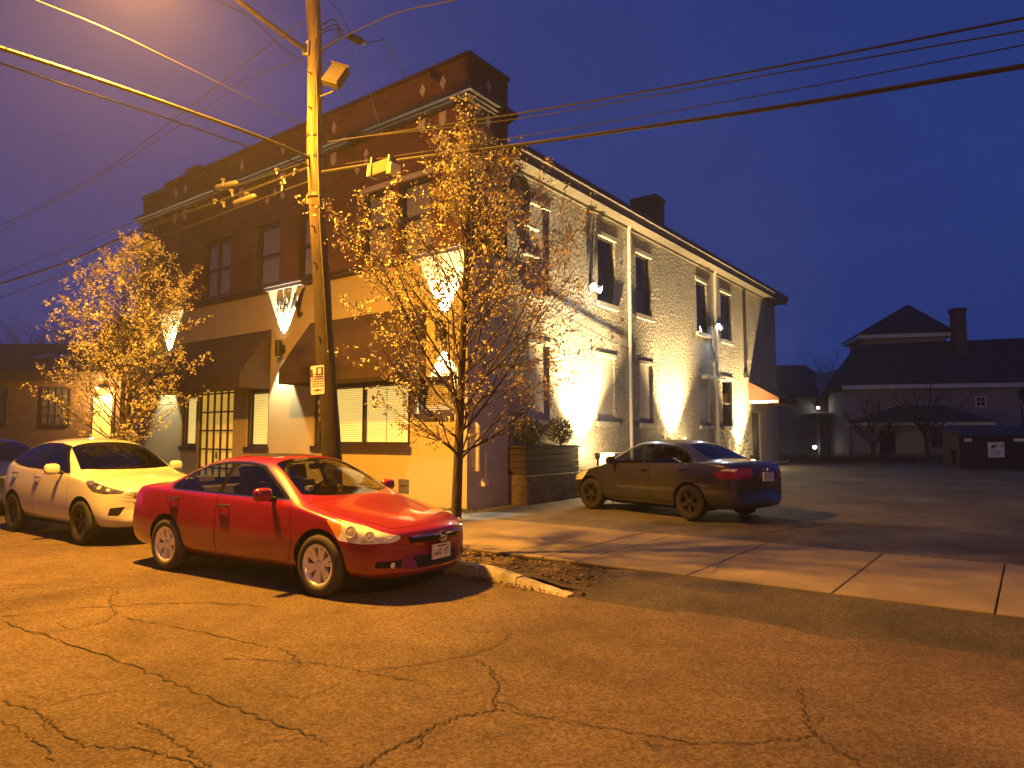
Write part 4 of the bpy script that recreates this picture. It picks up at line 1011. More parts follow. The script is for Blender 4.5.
SUV = dict(FO=.87, WB=2.64, wr=.345, rim=.215, track=.80, arch=.05, floor=.26, cowl=1.10, roofz=1.64, bow_f=.34, bow_r=.2, ww=.85, spokes=5, double=False,
  st=[(0.0, .40, .45, .60, .54, .74, .50, .80, .44, .83), (.04, .30, .60, .60, .72, .78, .66, .85, .56, .88), (.15, .26, .76, .62, .85, .84, .79, .90, .66, .935), (.45, .25, .82, .66, .89, .93, .85, .99, .70, 1.02),
      (.87, .25, .83, .70, .91, 1.0, .87, 1.04, .72, 1.075), (1.08, .25, .83, .71, .91, 1.02, .87, 1.07, .73, 1.11), (1.22, .25, .83, .72, .912, 1.035, .87, 1.11, .73, 1.15), (1.6, .25, .83, .74, .915, 1.065, .87, 1.36, .68, 1.40),
      (1.98, .25, .83, .75, .915, 1.085, .87, 1.54, .62, 1.585), (2.3, .25, .83, .76, .915, 1.10, .87, 1.59, .61, 1.645), (2.7, .25, .83, .77, .915, 1.115, .87, 1.595, .61, 1.66), (3.2, .25, .83, .80, .915, 1.145, .865, 1.575, .60, 1.65),
      (3.65, .25, .83, .82, .915, 1.18, .855, 1.51, .585, 1.60), (3.95, .26, .82, .82, .91, 1.20, .835, 1.40, .58, 1.51), (4.2, .28, .80, .80, .88, 1.16, .79, 1.20, .62, 1.24), (4.33, .32, .76, .75, .84, 1.02, .75, 1.08, .6, 1.1), (4.40, .42, .6, .66, .68, .82, .60, .86, .48, .88)],
  dlo=[(1.36, 1.075), (2.0, 1.515), (2.4, 1.565), (2.9, 1.57), (3.3, 1.545), (3.62, 1.44), (3.86, 1.28), (3.72, 1.215), (3.2, 1.15)],
  glass_f=[(1.47, 1.10), (2.03, 1.495), (2.42, 1.54), (2.56, 1.545), (2.58, 1.135)], glass_r=[(2.68, 1.14), (2.65, 1.537), (2.9, 1.54), (3.28, 1.515), (3.56, 1.42), (3.74, 1.29), (3.66, 1.24), (3.18, 1.18)],
  door_f=[(1.38, .36), (1.30, .65), (1.34, 1.03), (1.38, 1.07), (2.62, 1.115), (2.66, .36)], door_r=[(2.667, .36), (2.63, 1.115), (3.62, 1.19), (3.62, 1.0), (3.46, .85), (3.28, .72), (3.18, .55), (3.14, .36)],
  handle_f=(2.46, .99), handle_r=(3.42, 1.04),
  wind=[(1.15, 0.0), (1.16, .2), (1.20, .45), (1.28, .71), (1.30, .72), (1.96, .60), (2.02, .3), (2.03, 0.0)], rear=[(3.80, 0), (3.81, .3), (3.86, .50), (4.14, .56), (4.18, .3), (4.18, 0)],
  bonnet=[(.13, 0), (.15, .35), (.25, .58), (.6, .72), (1.16, .77), (1.12, .4), (1.09, 0)], boot=[(4.19, 0), (4.19, .2), (4.18, .3), (4.24, .3), (4.25, .2), (4.25, 0)],
  headlight=[(.18, .79), (.16, .835), (.42, .91), (.74, .995), (.80, .985), (.70, .90), (.55, .82), (.36, .79)], taillight=[(3.95, 1.0), (4.02, 1.12), (4.5, 1.14), (4.5, .95), (4.2, .95)],
  grille=[[(-.34, .80), (.34, .80), (.46, .72), (-.46, .72)], [(-.44, .66), (.44, .66), (.34, .44), (-.34, .44)]], intake=[[(.54, .60), (.72, .585), (.74, .47), (.62, .46)], [(-.54, .60), (-.72, .585), (-.74, .47), (-.62, .46)]],
  seat_f=2.3, seat_r=3.15, seat_h=.9, dash=1.65, mirror=(1.62, 1.15), wmir=1.02, mir_h=.09, bowls=[(.46, .885, .030), (.33, .85, .024)], plate_f=(0, .56), plate_b=(0, .92))
build_car('white_suv', SUV, (-3.78, -5.52, 0), R(1.2), dict(paint=M['paint_white'], glass_f=M['car_glass_dark'], glass_r=M['car_glass_dark'], rim=M['alloy_dark'], tyre=M['rubber'], handle=M['chrome'], lens=M['lens_dark']),
  'white compact suv with tinted windows parked nose to tail behind the red sedan', 'suv')

def scaled(S, k, kw, kz, **ov):
    D = dict(S)
    D['st'] = [(s[0] * k, s[1], s[2] * kw, s[3] * kz, s[4] * kw, s[5] * kz, s[6] * kw, s[7] * kz, s[8] * kw, s[9] * kz) for s in S['st']]
    for q in ('dlo', 'glass_f', 'glass_r', 'quarter', 'door_f', 'door_r', 'headlight', 'indicator', 'taillight'):
        if S.get(q): D[q] = [(a * k, b * kz) for a, b in S[q]]
    for q in ('wind', 'rear', 'bonnet', 'boot', 'sunroof'):
        if S.get(q): D[q] = [(a * k, b * kw) for a, b in S[q]]
    for q in ('handle_f', 'handle_r', 'mirror'): D[q] = (S[q][0] * k, S[q][1] * kz)
    for q in ('grille', 'intake'): D[q] = [[(a * kw, b * kz) for a, b in P] for P in S[q]]
    for q in ('FO', 'WB', 'seat_f', 'seat_r', 'dash'): D[q] = S[q] * k
    D['cowl'] = S['cowl'] * kz; D['roofz'] = S['roofz'] * kz; D['wmir'] = S['wmir'] * kw; D['track'] = S['track'] * kw
    D.update(ov); return D
JET = scaled(ACC, .94, .975, 1.005, wr=.318, rim=.20, chrome=False, sunroof=None, indicator=None, bowls=(), spokes=5, double=False, steer=R(4), bow_r=.28,
   taillight=[(4.02, .80), (4.06, .90), (4.20, .945), (4.45, .95), (4.52, .90), (4.52, .80), (4.40, .765), (4.12, .77)], reverse=[(4.12, .905), (4.20, .938), (4.36, .94), (4.36, .905)], plate_b=(0, .80))
JC = Vector((3.47, 2.12, lot_z(2.1) + .005))
jt, _, jn = build_car('dark_sedan', JET, JC, R(163.5), dict(paint=M['paint_dark'], glass_f=M['car_glass'], glass_r=M['car_glass_dark'], rim=M['alloy_dark'], tyre=M['rubber']),
  'dark grey sedan parked in the lot beside the floodlit wall, tail to the camera')
m = MB(); xb_ = jn(0, .93, True) - .012
m.tube([(xb_, .04 * math.cos(t), .93 + .04 * math.sin(t)) for t in [i * 2 * math.pi / 20 for i in range(21)]], .006, 6, cap=False)
m.tube([(xb_, -.03, .955), (xb_, -.012, .905), (xb_, 0, .94), (xb_, .012, .905), (xb_, .03, .955)], .004, 5); m.build('boot_badge', M['chrome'], jt)
BLU = dict(SUV); BLU['sub'] = 2
build_car('blue_suv', BLU, (-9.9, -5.35, 0), R(0), dict(paint=M['paint_blue'], glass_f=M['car_glass_dark'], glass_r=M['car_glass_dark'], rim=M['alloy_dark'], tyre=M['rubber']),
  'dark blue suv at the left edge, parked behind the white suv', 'suv')
p = CF(-15.0, 26.5)
BLK_ = dict(SUV); BLK_['sub'] = 2
build_car('black_suv', BLK_, (p.x, p.y, .02), AZ + R(4), dict(paint=M['paint_dark'], glass_f=M['car_glass_dark'], glass_r=M['car_glass_dark'], rim=M['alloy_dark'], tyre=M['rubber']),
  'black suv parked along the old brick building, only its roof showing over the white suv', 'suv')

# ------------------------------------------------------------------ utility pole, street lamp, sign
PY = -4.2
def pole_x(z): return .95 - .0966 * z
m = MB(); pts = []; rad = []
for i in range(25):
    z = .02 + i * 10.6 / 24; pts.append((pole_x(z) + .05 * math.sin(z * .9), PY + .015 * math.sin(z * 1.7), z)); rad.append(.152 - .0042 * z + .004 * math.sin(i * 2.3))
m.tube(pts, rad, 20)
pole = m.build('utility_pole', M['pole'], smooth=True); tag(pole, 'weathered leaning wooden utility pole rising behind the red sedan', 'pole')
def loc(p): return Vector(p) - pole.location                        # pole-local coordinates
def pl_child(mb, name, mt, **k):
    mb.v = [tuple(loc(p)) for p in mb.v]; return mb.build(name, mt, pole, **k)
m = MB(); z = 5.55; x = pole_x(z) + .05 * math.sin(z * .9)
m.lathe([(.142, z - .03), (.15, z - .03), (.15, z + .03), (.142, z + .03)], 20, Matrix.Translation((x, PY, 0))); m.box(x - .2, x - .13, PY - .06, PY + .06, z - .1, z + .05); pl_child(m, 'pole_band', M['galv'])
m = MB()
for z in (6.2, 6.55): x = pole_x(z) + .05 * math.sin(z * .9); m.lathe([(.138, z - .02), (.148, z - .02), (.148, z + .02), (.138, z + .02)], 20, Matrix.Translation((x, PY, 0)))
pl_child(m, 'cable_clamp', M['dark_metal'])
z = 8.05; x = pole_x(z) + .05 * math.sin(z * .9); m = MB(); m.box(x - .03, x + .035, PY - .15, PY - .11, z - .12, z + .12); pl_child(m, 'pole_tag', M['plate'])
for k in range(5):
    z = 1.9 + .13 * k; x = pole_x(z) + .05 * math.sin(z * .9); m = MB(); m.box(x - .10 , x - .06, PY - .135, PY - .12, z, z + .07); pl_child(m, 'number_tag', M['galv'])
m = MB()
for z in (3.2, 4.4, 5.0, 7.0, 7.6, 9.0): x = pole_x(z) + .05 * math.sin(z * .9); m.tube([(x + .05, PY - .12, z), (x + .06, PY - .18, z)], .012, 6)
pl_child(m, 'pole_bolt', M['dark_metal'])
m = MB()                                                            # riser down the pole
m.tube([(pole_x(z) + .05 * math.sin(z * .9) + .13, PY - .06, z) for z in (1, 3, 5, 6, 7, 8.2)], .014, 6); pl_child(m, 'ground_wire', M['cable'])

# street lamp on its bracket, out over the road
LX = .15; LP = Vector((LX, -6.95, 8.42))
SL = empty('street_lamp', (pole_x(8.1), PY, 8.05), 0, 'sodium cobra head street lamp on a long bracket arm from the wooden pole', 'street lamp')
def sl(mb, name, mt, par=None, **k):
    mb.v = [tuple(Vector(p) - SL.location) for p in mb.v]; return mb.build(name, mt, par or SL, **k)
m = MB(); m.tube([(.17, PY - .1, 8.02), (.16, -5.0, 8.14), (LX, -5.8, 8.30), (LX, -6.4, 8.42), (LX, -6.75, 8.47)], [.045, .042, .038, .035, .032], 10); m.box(.10, .24, PY - .15, PY - .10, 7.95, 8.12); sl(m, 'bracket_arm', M['galv'], smooth=True)
m = MB(); n = 12; vs = []; secs = [(-6.62, .04, 8.49, .04), (-6.72, .09, 8.50, .10), (-6.9, .15, 8.52, .14), (-7.15, .17, 8.52, .14), (-7.35, .12, 8.50, .09), (-7.42, .04, 8.47, .03)]
for y, wd, zc_, hh in secs:
    for k in range(n):
        t = 2 * math.pi * k / n; dz = math.sin(t); vs.append((LX + wd * math.cos(t), y, zc_ + (hh * dz if dz > 0 else .02 * dz)))
m.add(vs, [(i * n + k, i * n + (k + 1) % n, (i + 1) * n + (k + 1) % n, (i + 1) * n + k) for i in range(5) for k in range(n)] + [tuple(range(n)), tuple(5 * n + k for k in range(n))])
sl(m, 'lamp_housing', M['galv'], smooth=True)
m = MB(); m.lathe([(.001, -.09), (.06, -.08), (.10, -.045), (.12, .0)], 18, Matrix.Translation((LX, -7.05, 8.49))); sl(m, 'lamp_lens', M['sodium_lens'], smooth=True)
point('street_lamp_glow', (LX, -7.05, 8.30), LAMP_W * .07, SODIUM, .09)
spot('street_lamp_light', (LX, -7.05, 8.33), (LX, -7.0, 0), LAMP_W, 172, SODIUM, 1.0, .26)

# the next pole and lamp of the street, to the right behind the camera
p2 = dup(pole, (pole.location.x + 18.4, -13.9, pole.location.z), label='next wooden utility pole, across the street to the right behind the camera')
s2 = dup(SL, (SL.location.x + 18.4, -13.9, SL.location.z), math.pi, label='next sodium street lamp, across the street to the right behind the camera')
spot('street_lamp_light', (s2.location.x - (LX - SL.location.x), -13.9 + 2.85, 8.33), (s2.location.x, -11, 0), LAMP_W * .45, 172, SODIUM, 1.0, .16)
# floodlight head on a stub arm
FLP = on_y(341, 65, PY - .25); z = FLP.z - .15; x = pole_x(z) + .05 * math.sin(z * .9)
FL = empty('pole_floodlight', (x + .13, PY, z), 0, 'square old floodlight head on a short stub arm of the utility pole', 'floodlight')
m = MB(); m.tube([(0, 0, 0), (.30, .02, 0), (.38, .0, .04)], .016, 8); m.build('stub_arm', M['galv'], FL, smooth=True)
T = Matrix.Translation((.42, -.02, .2)) @ Matrix.Rotation(R(25), 4, 'Z') @ Matrix.Rotation(R(22), 4, 'Y') @ Matrix.Rotation(R(-20), 4, 'X')
m = MB(); m.box(-.15, .15, -.07, .07, -.19, .19, T); m.lathe([(.14, 0), (.07, .12), (.04, .16)], 12, T @ Matrix.Rotation(R(-90), 4, 'X') @ Matrix.Translation((0, 0, .06))); m.build('lamp_body', M['soffit'], FL, bevel=.015)
m = MB(); m.box(-.13, .13, -.082, -.072, -.16, .17, T); m.box(-.17, .17, -.09, -.06, .17, .2, T); m.build('lamp_glass', M['soffit'], FL)
# parking sign
s0 = on_y(312.5, 366, PY - .17); s1 = on_y(323.5, 394, PY - .17); cx_ = (s0.x + s1.x) / 2; hw = .128; zt_, zb_ = s0.z, s1.z
PS_ = empty('parking_sign', (cx_, PY - .165, zb_), R(6), 'small white parking restriction sign with red-black print nailed to the wooden pole', 'sign'); PS_.rotation_euler = (0, R(-3), R(14))
H = zt_ - zb_
m = MB(); m.prism(round_poly([(-hw, 0), (hw, 0), (hw, H), (-hw, H)], .03), 0, .004, Matrix(((1, 0, 0, 0), (0, 0, -1, 0), (0, 1, 0, 0), (0, 0, 0, 1)))); m.build('sign_plate', M['sign_white'], PS_)
m = MB(); yy0, yy1 = -.0065, -.0045
m.box(-.02, .115, yy0, yy1, H - .15, H - .03); m.box(-.13, -.085, yy0, yy1, H * .62, H - .05)
rr = random.Random(4)
for k in range(6):
    z = .12 + k * .037; a = rr.uniform(-.12, -.09); 
    while a < .1: b = a + rr.uniform(.02, .05); m.box(a, min(b, .12), yy0, yy1, z, z + .016); a = b + .012
for k in range(2): m.box(-.04, .12, yy0, yy1, H - .215 + k * .03, H - .2 + k * .03)
m.box(-.08, .08, yy0, yy1, .06, .072); m.add([(-.02, yy0, .035), (.03, yy0, .066), (-.02, yy0, .095)], [(0, 1, 2)]); m.build('sign_print', M['sign_ink'], PS_)
m = MB(); m.box(.015, .075, yy0 - .002, yy0 - .0005, H - .13, H - .05); m.lathe([(0, 0), (.012, 0), (.012, .004)], 8, Matrix.Translation((0, -.006, H - .02)) @ Matrix.Rotation(R(90), 4, 'X')); m.build('sign_symbol', M['sign_white'], PS_)

# ------------------------------------------------------------------ overhead lines
def wire(name, pts, r, label, group='overhead lines on the utility pole', sag=0, mt='cable', n=6, wrap=0, cat='power line'):
    P = []
    pts = [Vector(p) for p in pts]
    for i in range(len(pts) - 1):                                   # centripetal catmull-rom through the given points
        b, c = pts[i], pts[i + 1]; a = pts[i - 1] if i else b * 2 - c; d = pts[i + 2] if i + 2 < len(pts) else c * 2 - b
        t0 = 0.0; t1 = t0 + (b - a).length ** .5; t2 = t1 + (c - b).length ** .5; t3 = t2 + (d - c).length ** .5
        for k in range(8):
            t = t1 + (t2 - t1) * k / 8
            A1 = a * ((t1 - t) / (t1 - t0)) + b * ((t - t0) / (t1 - t0)); A2 = b * ((t2 - t) / (t2 - t1)) + c * ((t - t1) / (t2 - t1)); A3 = c * ((t3 - t) / (t3 - t2)) + d * ((t - t2) / (t3 - t2))
            B1 = A1 * ((t2 - t) / (t2 - t0)) + A2 * ((t - t0) / (t2 - t0)); B2 = A2 * ((t3 - t) / (t3 - t1)) + A3 * ((t - t1) / (t3 - t1))
            P.append(B1 * ((t2 - t) / (t2 - t1)) + B2 * ((t - t1) / (t2 - t1)))
    P.append(pts[-1])
    m = MB(); m.tube(P, r, n)
    if wrap:                                                        # lashing wire wound round the cable
        q = []; tot = 0
        for i in range(len(P) - 1):
            L = (P[i + 1] - P[i]).length; k = max(2, int(L / wrap * 5))
            for j in range(k):
                t = j / k; an = (tot + L * t) / wrap * 2 * math.pi; d = (P[i + 1] - P[i]).normalized(); a = d.cross(UV).normalized(); b = a.cross(d)
                q.append(P[i].lerp(P[i + 1], t) + (a * math.cos(an) + b * math.sin(an)) * (r + .004))
            tot += L
        if len(q) < 6000: m.tube(q, .004, 3)
    return tag(m.build(name, M[mt], smooth=True), label, cat, group)
Y_ = lambda u, v, y=PY: on_y(u, v, y)
def ext(p, q, d): return Vector(q) + (Vector(q) - Vector(p)).normalized() * d
def along(px, more=0.0, y=PY, back=0.0):
    P = [Y_(u, v, y) for u, v in px]
    if more: P.append(ext(P[-2], P[-1], more))
    return P
def polep(z, dx=.12): return Vector((pole_x(z) + dx, PY, z))
a = along([(540, 110), (760, 70), (1024, 18)], 30); wire('power_line', [Y_(328, 142)] + a, .011, 'topmost of the four cables running right from the pole across the blue sky')
a = along([(530, 117), (780, 73), (1024, 30.5)], 30); wire('power_line', [Y_(345, 139)] + a, .007, 'thin cable just under the topmost one, running right across the sky')
a = along([(530, 135), (780, 92), (1024, 45)], 30); wire('power_line', [Y_(345, 164)] + a, .006, 'thinnest cable just above the thick black one on the right')
a = along([(400, 160), (540, 142), (780, 107), (1024, 66)], 30); wire('power_line', [Y_(322, 172)] + a, .022, 'thick black cable, lowest of those running right from the pole')
a = along([(320, 50), (360, 29), (400, 12), (455, 0), (520, -18), (640, -50)], 25); wire('power_line', a, .010, 'cable rising from behind the pole top to the upper frame edge')
# running left along the street
a = along([(312, 160), (225, 190), (145, 218), (40, 259), (0, 275)], 25); wire('power_line', a, .010, 'upper thin cable of the three crossing the left tree top')
a = along([(316, 165), (240, 194), (145, 228), (70, 261), (0, 284)], 25); wire('power_line', a, .024, 'thick middle cable of the three crossing the left tree top', wrap=.3)
a = along([(318, 178), (240, 207), (145, 244), (75, 271), (0, 298)], 25); wire('power_line', a, .011, 'lower cable of the three crossing the left tree top')
a = along([(303, 22), (260, 52), (187, 109), (104, 171), (52, 200), (0, 226)], 25); wire('power_line', a, .010, 'higher of the two sagging wires from the pole top down to the left')
a = along([(303, 60), (260, 74), (182, 124), (104, 174), (52, 203), (0, 230)], 25); wire('power_line', a, .008, 'lower of the two sagging wires from the pole top down to the left')
# across the street
X_ = lambda u, v, x=.35: on_x(u, v, x)
a = [Vector((.33, PY, X_(310, 158).z))] + [X_(*q) for q in [(265, 139), (180, 108), (90, 77), (0, 48)]]; a.append(ext(a[-2], a[-1], 14)); wire('power_line', a, .026, 'thick lashed cable crossing the street to the upper left edge', wrap=.22)
a = [Vector((.35, PY, X_(311, 166).z))] + [X_(*q) for q in [(250, 147), (160, 116), (80, 90), (0, 63)]]; a.append(ext(a[-2], a[-1], 14)); wire('power_line', a, .012, 'thin cable just below the thick lashed one at the upper left')
a = [X_(*q, .3) for q in [(306, 126), (260, 104), (180, 64), (100, 26), (35, 0)]]; a.append(ext(a[-2], a[-1], 14)); wire('power_line', a, .007, 'thin bright wire falling from the upper left edge to the pole')
a = [X_(*q, .2) for q in [(303, 61), (285, 50), (266, 32), (250, 17), (216, 0)]]; a.append(ext(a[-2], a[-1], 6)); wire('power_line', a, .009, 'short wire looping from the pole beside the lamp bracket')
# service drop to the parapet with its splice, and two thin drops
def mixp(u, v, t): return on_y(u, v, PY + (0 - PY) * t)
a = [mixp(*q) for q in [(319, 31, 0), (337, 25, .12), (341, 34, .2), (350, 39, .3), (362, 42, .42), (374, 42, .55), (384, 40, .65), (392, 54, .8), (405, 77, 1.0)]]; wire('service_drop', a, .013, 'service cable dropping from the pole top to the brick parapet', cat='service cable')
m = MB(); q0, q1 = mixp(349, 36, .3), mixp(364, 43, .44); d = q1 - q0; m.tube([q0 - d * .1, q0 + d * .1, q0 + d * .5, q0 + d * .9, q1 + d * .1], [.02, .065, .075, .06, .02], 10); tag(m.build('cable_splice', M['soffit'], smooth=True), 'fat splice sleeve on the service cable beside the pole top', 'cable splice')
a = [mixp(*q) for q in [(319, -8, 0), (338, 10, .2), (355, 48, .5), (370, 95, .8), (384, 140, 1.0)]]; wire('service_drop', a, .006, 'hair thin wire slanting down in front of the brick parapet', cat='service cable')
a = [mixp(*q) for q in [(319, 40, 0), (326, 60, .2), (336, 85, .45), (346, 104, .7)]]; wire('service_drop', a, .006, 'thin drop wire behind the old floodlight head', cat='service cable')
for px, r in (([(320, 26), (334, 20), (338, 32), (330, 44), (322, 52)], .01), ([(320, 35), (330, 30), (342, 30), (336, 42), (328, 46)], .008)):
    a = [mixp(u, v, .05 + .05 * i) for i, (u, v) in enumerate(px)]; wire('jumper_cable', a, r, 'looped jumper cable tails beside the pole top', group='jumper loops at the pole top', cat='jumper cable')
# terminal box hung on the strand right of the pole
TB = on_y(384, 168, PY); E_ = empty('terminal_box', TB, 0, 'cable terminal box with bright end clamps hanging from the strand right of the pole', 'terminal box')
m = MB(); m.box(-.17, .17, -.09, .09, -.11, .09); m.build('box_body', M['soffit'], E_, bevel=.02)
for s in (-.24, -.19, .19, .24):
    m = MB(); m.box(s - .015, s + .015, -.10, .10, -.13, .15 if abs(s) < .2 else .04, Matrix.Rotation(R(8), 4, 'Y')); m.build('end_clamp', M['pipe'] if s > .2 or s < -.2 else M['galv'], E_)
for u, v, nm in ((256, 196, 'long grey splice case hung on the cables left of the pole'), (238, 183, 'upper pale splice case on the cables left of the pole')):
    a = on_y(u, v, PY); b = on_y(u - 22, v + (8 if v > 190 else 5), PY); d = b - a; m = MB(); m.tube([a, a + d * .08, a + d * .92, b], [.02, .06, .06, .02], 10); tag(m.build('splice_case', M['galv'], smooth=True), nm, 'splice case')
rr = random.Random(6)
for k in range(9):                                                  # strand clips and tails that catch the lamp light
    u = rr.uniform(215, 300); v = 150 + (312 - u) * .34 + rr.uniform(-8, 30); a = on_y(u, v, PY - .05); m = MB(); m.tube([a, a + Vector((rr.uniform(-.1, .1), 0, rr.uniform(-.16, -.05)))], .02, 6); m.box(a.x - .03, a.x + .03, a.y - .03, a.y + .03, a.z - .02, a.z + .02)
    tag(m.build('strand_clip', M['galv']), 'small metal strand clip on the cables left of the pole', 'cable clip', 'strand clips left of the pole')

# ------------------------------------------------------------------ trees
def grow(mb, leaf, rnd, p, d, L, r, depth, opt, leaves=True):
    """one limb: bends upward, forks into thinner limbs, ends in leaf clusters"""
    n = max(3, int(L / .22)); pts = [p.copy()]; rad = [r]; q = p.copy(); dd = d.normalized(); kids = []
    for i in range(n):
        dd = (dd + Vector((rnd.gauss(0, opt['wob']), rnd.gauss(0, opt['wob']), opt['up'] + rnd.gauss(0, opt['wob'] * .5)))).normalized()
        q = q + dd * (L / n); pts.append(q.copy()); t = (i + 1) / n; rad.append(max(opt['rmin'], r * (1 - .75 * t)))
        if depth > 0 and t > .18 and rnd.random() < opt['fork'][depth]: kids.append((q.copy(), dd.copy(), t, rad[-1]))
        if leaves and leaf is not None and depth <= 1 and t > opt.get('leaf_from', .15):
            for _ in range(opt['cl'] if depth == 0 else opt['cl'] // 2): leaf.append((q + Vector((rnd.gauss(0, .05), rnd.gauss(0, .05), rnd.gauss(0, .05))), dd))
    mb.tube(pts, rad, 7 if r > .03 else (5 if r > .01 else 3), cap=False)
    for kp, kd, t, kr in kids:
        ax = kd.cross(Vector((rnd.gauss(0, 1), rnd.gauss(0, 1), rnd.gauss(0, 1)))).normalized()
        nd = Matrix.Rotation(rnd.uniform(*opt['ang']), 3, ax) @ kd
        grow(mb, leaf, rnd, kp, nd, L * rnd.uniform(.35, .62) * (1.1 - .45 * t), kr * .7, depth - 1, opt, leaves)
def leaf_mesh(leaf, rnd, lo, hi):
    m = MB()
    for p, d in leaf:
        if rnd.random() < .28: continue
        big = rnd.choice((.75, 1, 1, 1.25))
        for k in range(rnd.choice((2, 3, 4, 5))):
            s = rnd.uniform(lo, hi) * big; a = Vector((rnd.gauss(0, 1), rnd.gauss(0, 1), rnd.gauss(0, 1))).normalized(); b = a.cross(Vector((rnd.gauss(0, 1), rnd.gauss(0, 1), rnd.gauss(0, 1)))).normalized()
            c = p + Vector((rnd.gauss(0, .026), rnd.gauss(0, .026), rnd.gauss(0, .026))); n_ = a.cross(b) * s * rnd.uniform(.1, .5); wd = rnd.uniform(.4, .75)
            m.add([c - a * s + n_, c - b * s * wd, c + a * s + n_, c + b * s * wd], [(0, 1, 2), (0, 2, 3)])
    return m
def street_tree(name, x, y, z0, H, fork_z, prof, seed, label, nprim, leaders=((0, 0),), cl=3, lean=0.0, lo=.012, hi=.031, group=None, gap=None):
    rnd = random.Random(seed); root = empty(name, (x, y, z0), 0, label, 'tree', group); wood = MB(); leaf = []
    opt = dict(wob=.075, up=.06, rmin=.0028, fork={3: .5, 2: .8, 1: .72, 0: 0}, ang=(.3, .8), cl=cl)
    for (lx, ly) in leaders:                                        # trunk and leader
        pts = []; rad = []
        for i in range(15):
            t = i / 14; z = H * t; k = max(0, (z - fork_z * .8) / (H - fork_z * .8))
            pts.append(Vector((lx * k ** .8 + lean * t + .05 * math.sin(3 * t + seed) * t, ly * k ** .8 + .05 * math.cos(4 * t + seed) * t, z))); rad.append(max(.006, .078 * (1 - t) ** .85 * (1.25 if z < .15 else 1)))
        wood.tube(pts, rad, 10, cap=False)
        n = nprim // len(leaders)
        for i in range(n):
            t = (i + rnd.random() * .8) / n; zz = fork_z + (H - fork_z) * .92 * t ** 1.15
            k = zz / H * 14; j = min(13, int(k)); p = pts[j].lerp(pts[j + 1], k - j); az_ = i * 2.4 + rnd.uniform(-.4, .4)
            W = prof(zz) * rnd.uniform(.7, 1.05); el = math.radians(36 + 34 * t + rnd.uniform(-8, 8)); L = min(2.6, W / max(.5, math.cos(el)) * 1.05, (H - zz) * .62 + .12)
            grow(wood, leaf, rnd, p, Vector((math.cos(az_) * math.cos(el), math.sin(az_) * math.cos(el), math.sin(el) - .15)), L, rad[j] * .25 + .003, 2 if L > .4 else 1, opt)
        for i in range(60 * cl // 3): t = rnd.uniform(.55, 1); k = t * 14; j = min(13, int(k)); leaf.append((pts[j].lerp(pts[j + 1], k - j) + Vector((rnd.gauss(0, .07), rnd.gauss(0, .07), 0)), UV))
    wood.build('trunk', M['bark'], root, smooth='all'); leaf_mesh(leaf, rnd, lo, hi).build('crown', M['leaf'], root); return root, len(leaf)
def profA(z): return 1.62 * max(.1, min(1, (6.2 - z) / 4.3) ** 1.35) * min(1, .66 + (z - 1.2) * .4)
_, n1 = street_tree('street_tree', 3.26, -4.05, .09, 6.25, 1.22, profA, 5, 'young street tree in pale spring leaf in front of the building corner', 72, cl=3, lean=.22)
def profB(z): return 1.42 * max(.12, min(1, (6.2 - z) / 3.9) ** 1.1) * min(1, .75 + (z - 1.3) * .3)
_, n2 = street_tree('street_tree', -6.35, -4.05, .09, 5.95, 1.2, profB, 17, 'broad twin topped street tree in spring leaf behind the white suv', 84, leaders=((-1.05, .3), (.75, -.1)), cl=3)
print('leaf clusters', n1, n2)
def bare_tree(name, x, y, z0, H, spread, seed, label, r0=.12, depth=3, group=None):
    rnd = random.Random(seed); root = empty(name, (x, y, z0), 0, label, 'tree', group); tr = MB(); tw = MB()
    opt = dict(wob=.11, up=.05, rmin=r0 * .035, fork={3: .55, 2: .6, 1: .6, 0: 0}, ang=(.4, .95), cl=0)
    tr.tube([(0, 0, 0), (.04, 0, H * .12), (.0, .05, H * .25)], [r0 * 1.2, r0, r0 * .85], 8, cap=False)
    for i in range(7):
        a = i * .9 + rnd.uniform(-.3, .3); grow(tw, None, rnd, Vector((0, .03, H * (.2 + .03 * i * rnd.random()))), Vector((math.cos(a) * spread, math.sin(a) * spread, 1)), H * rnd.uniform(.5, .75), r0 * .55, depth, opt, False)
    tr.build('trunk', M['twig'], root, smooth='all'); tw.build('crown', M['twig'], root, smooth='all')
p = CF(-33, 50); bare_tree('bare_tree', p.x, p.y, 0, 10.5, .9, 3, 'large bare tree far off at the left edge of the sky', .2)
p = CF(18.7, 36.0); bare_tree('bare_tree', p.x, p.y, .4, 4.2, 1.0, 9, 'low spreading bare tree beside the porch window of the dark house', .12, 2)
p = CF(21.5, 36); bare_tree('bare_tree', p.x, p.y, .4, 4.6, .7, 14, 'slim bare tree in the middle of the dark house front', .11, 2)
p = CF(21.5, 50); bare_tree('bare_tree', p.x, p.y, .4, 7.5, .6, 25, 'hazy bare tree in the gap between the two far houses', .12, 3)

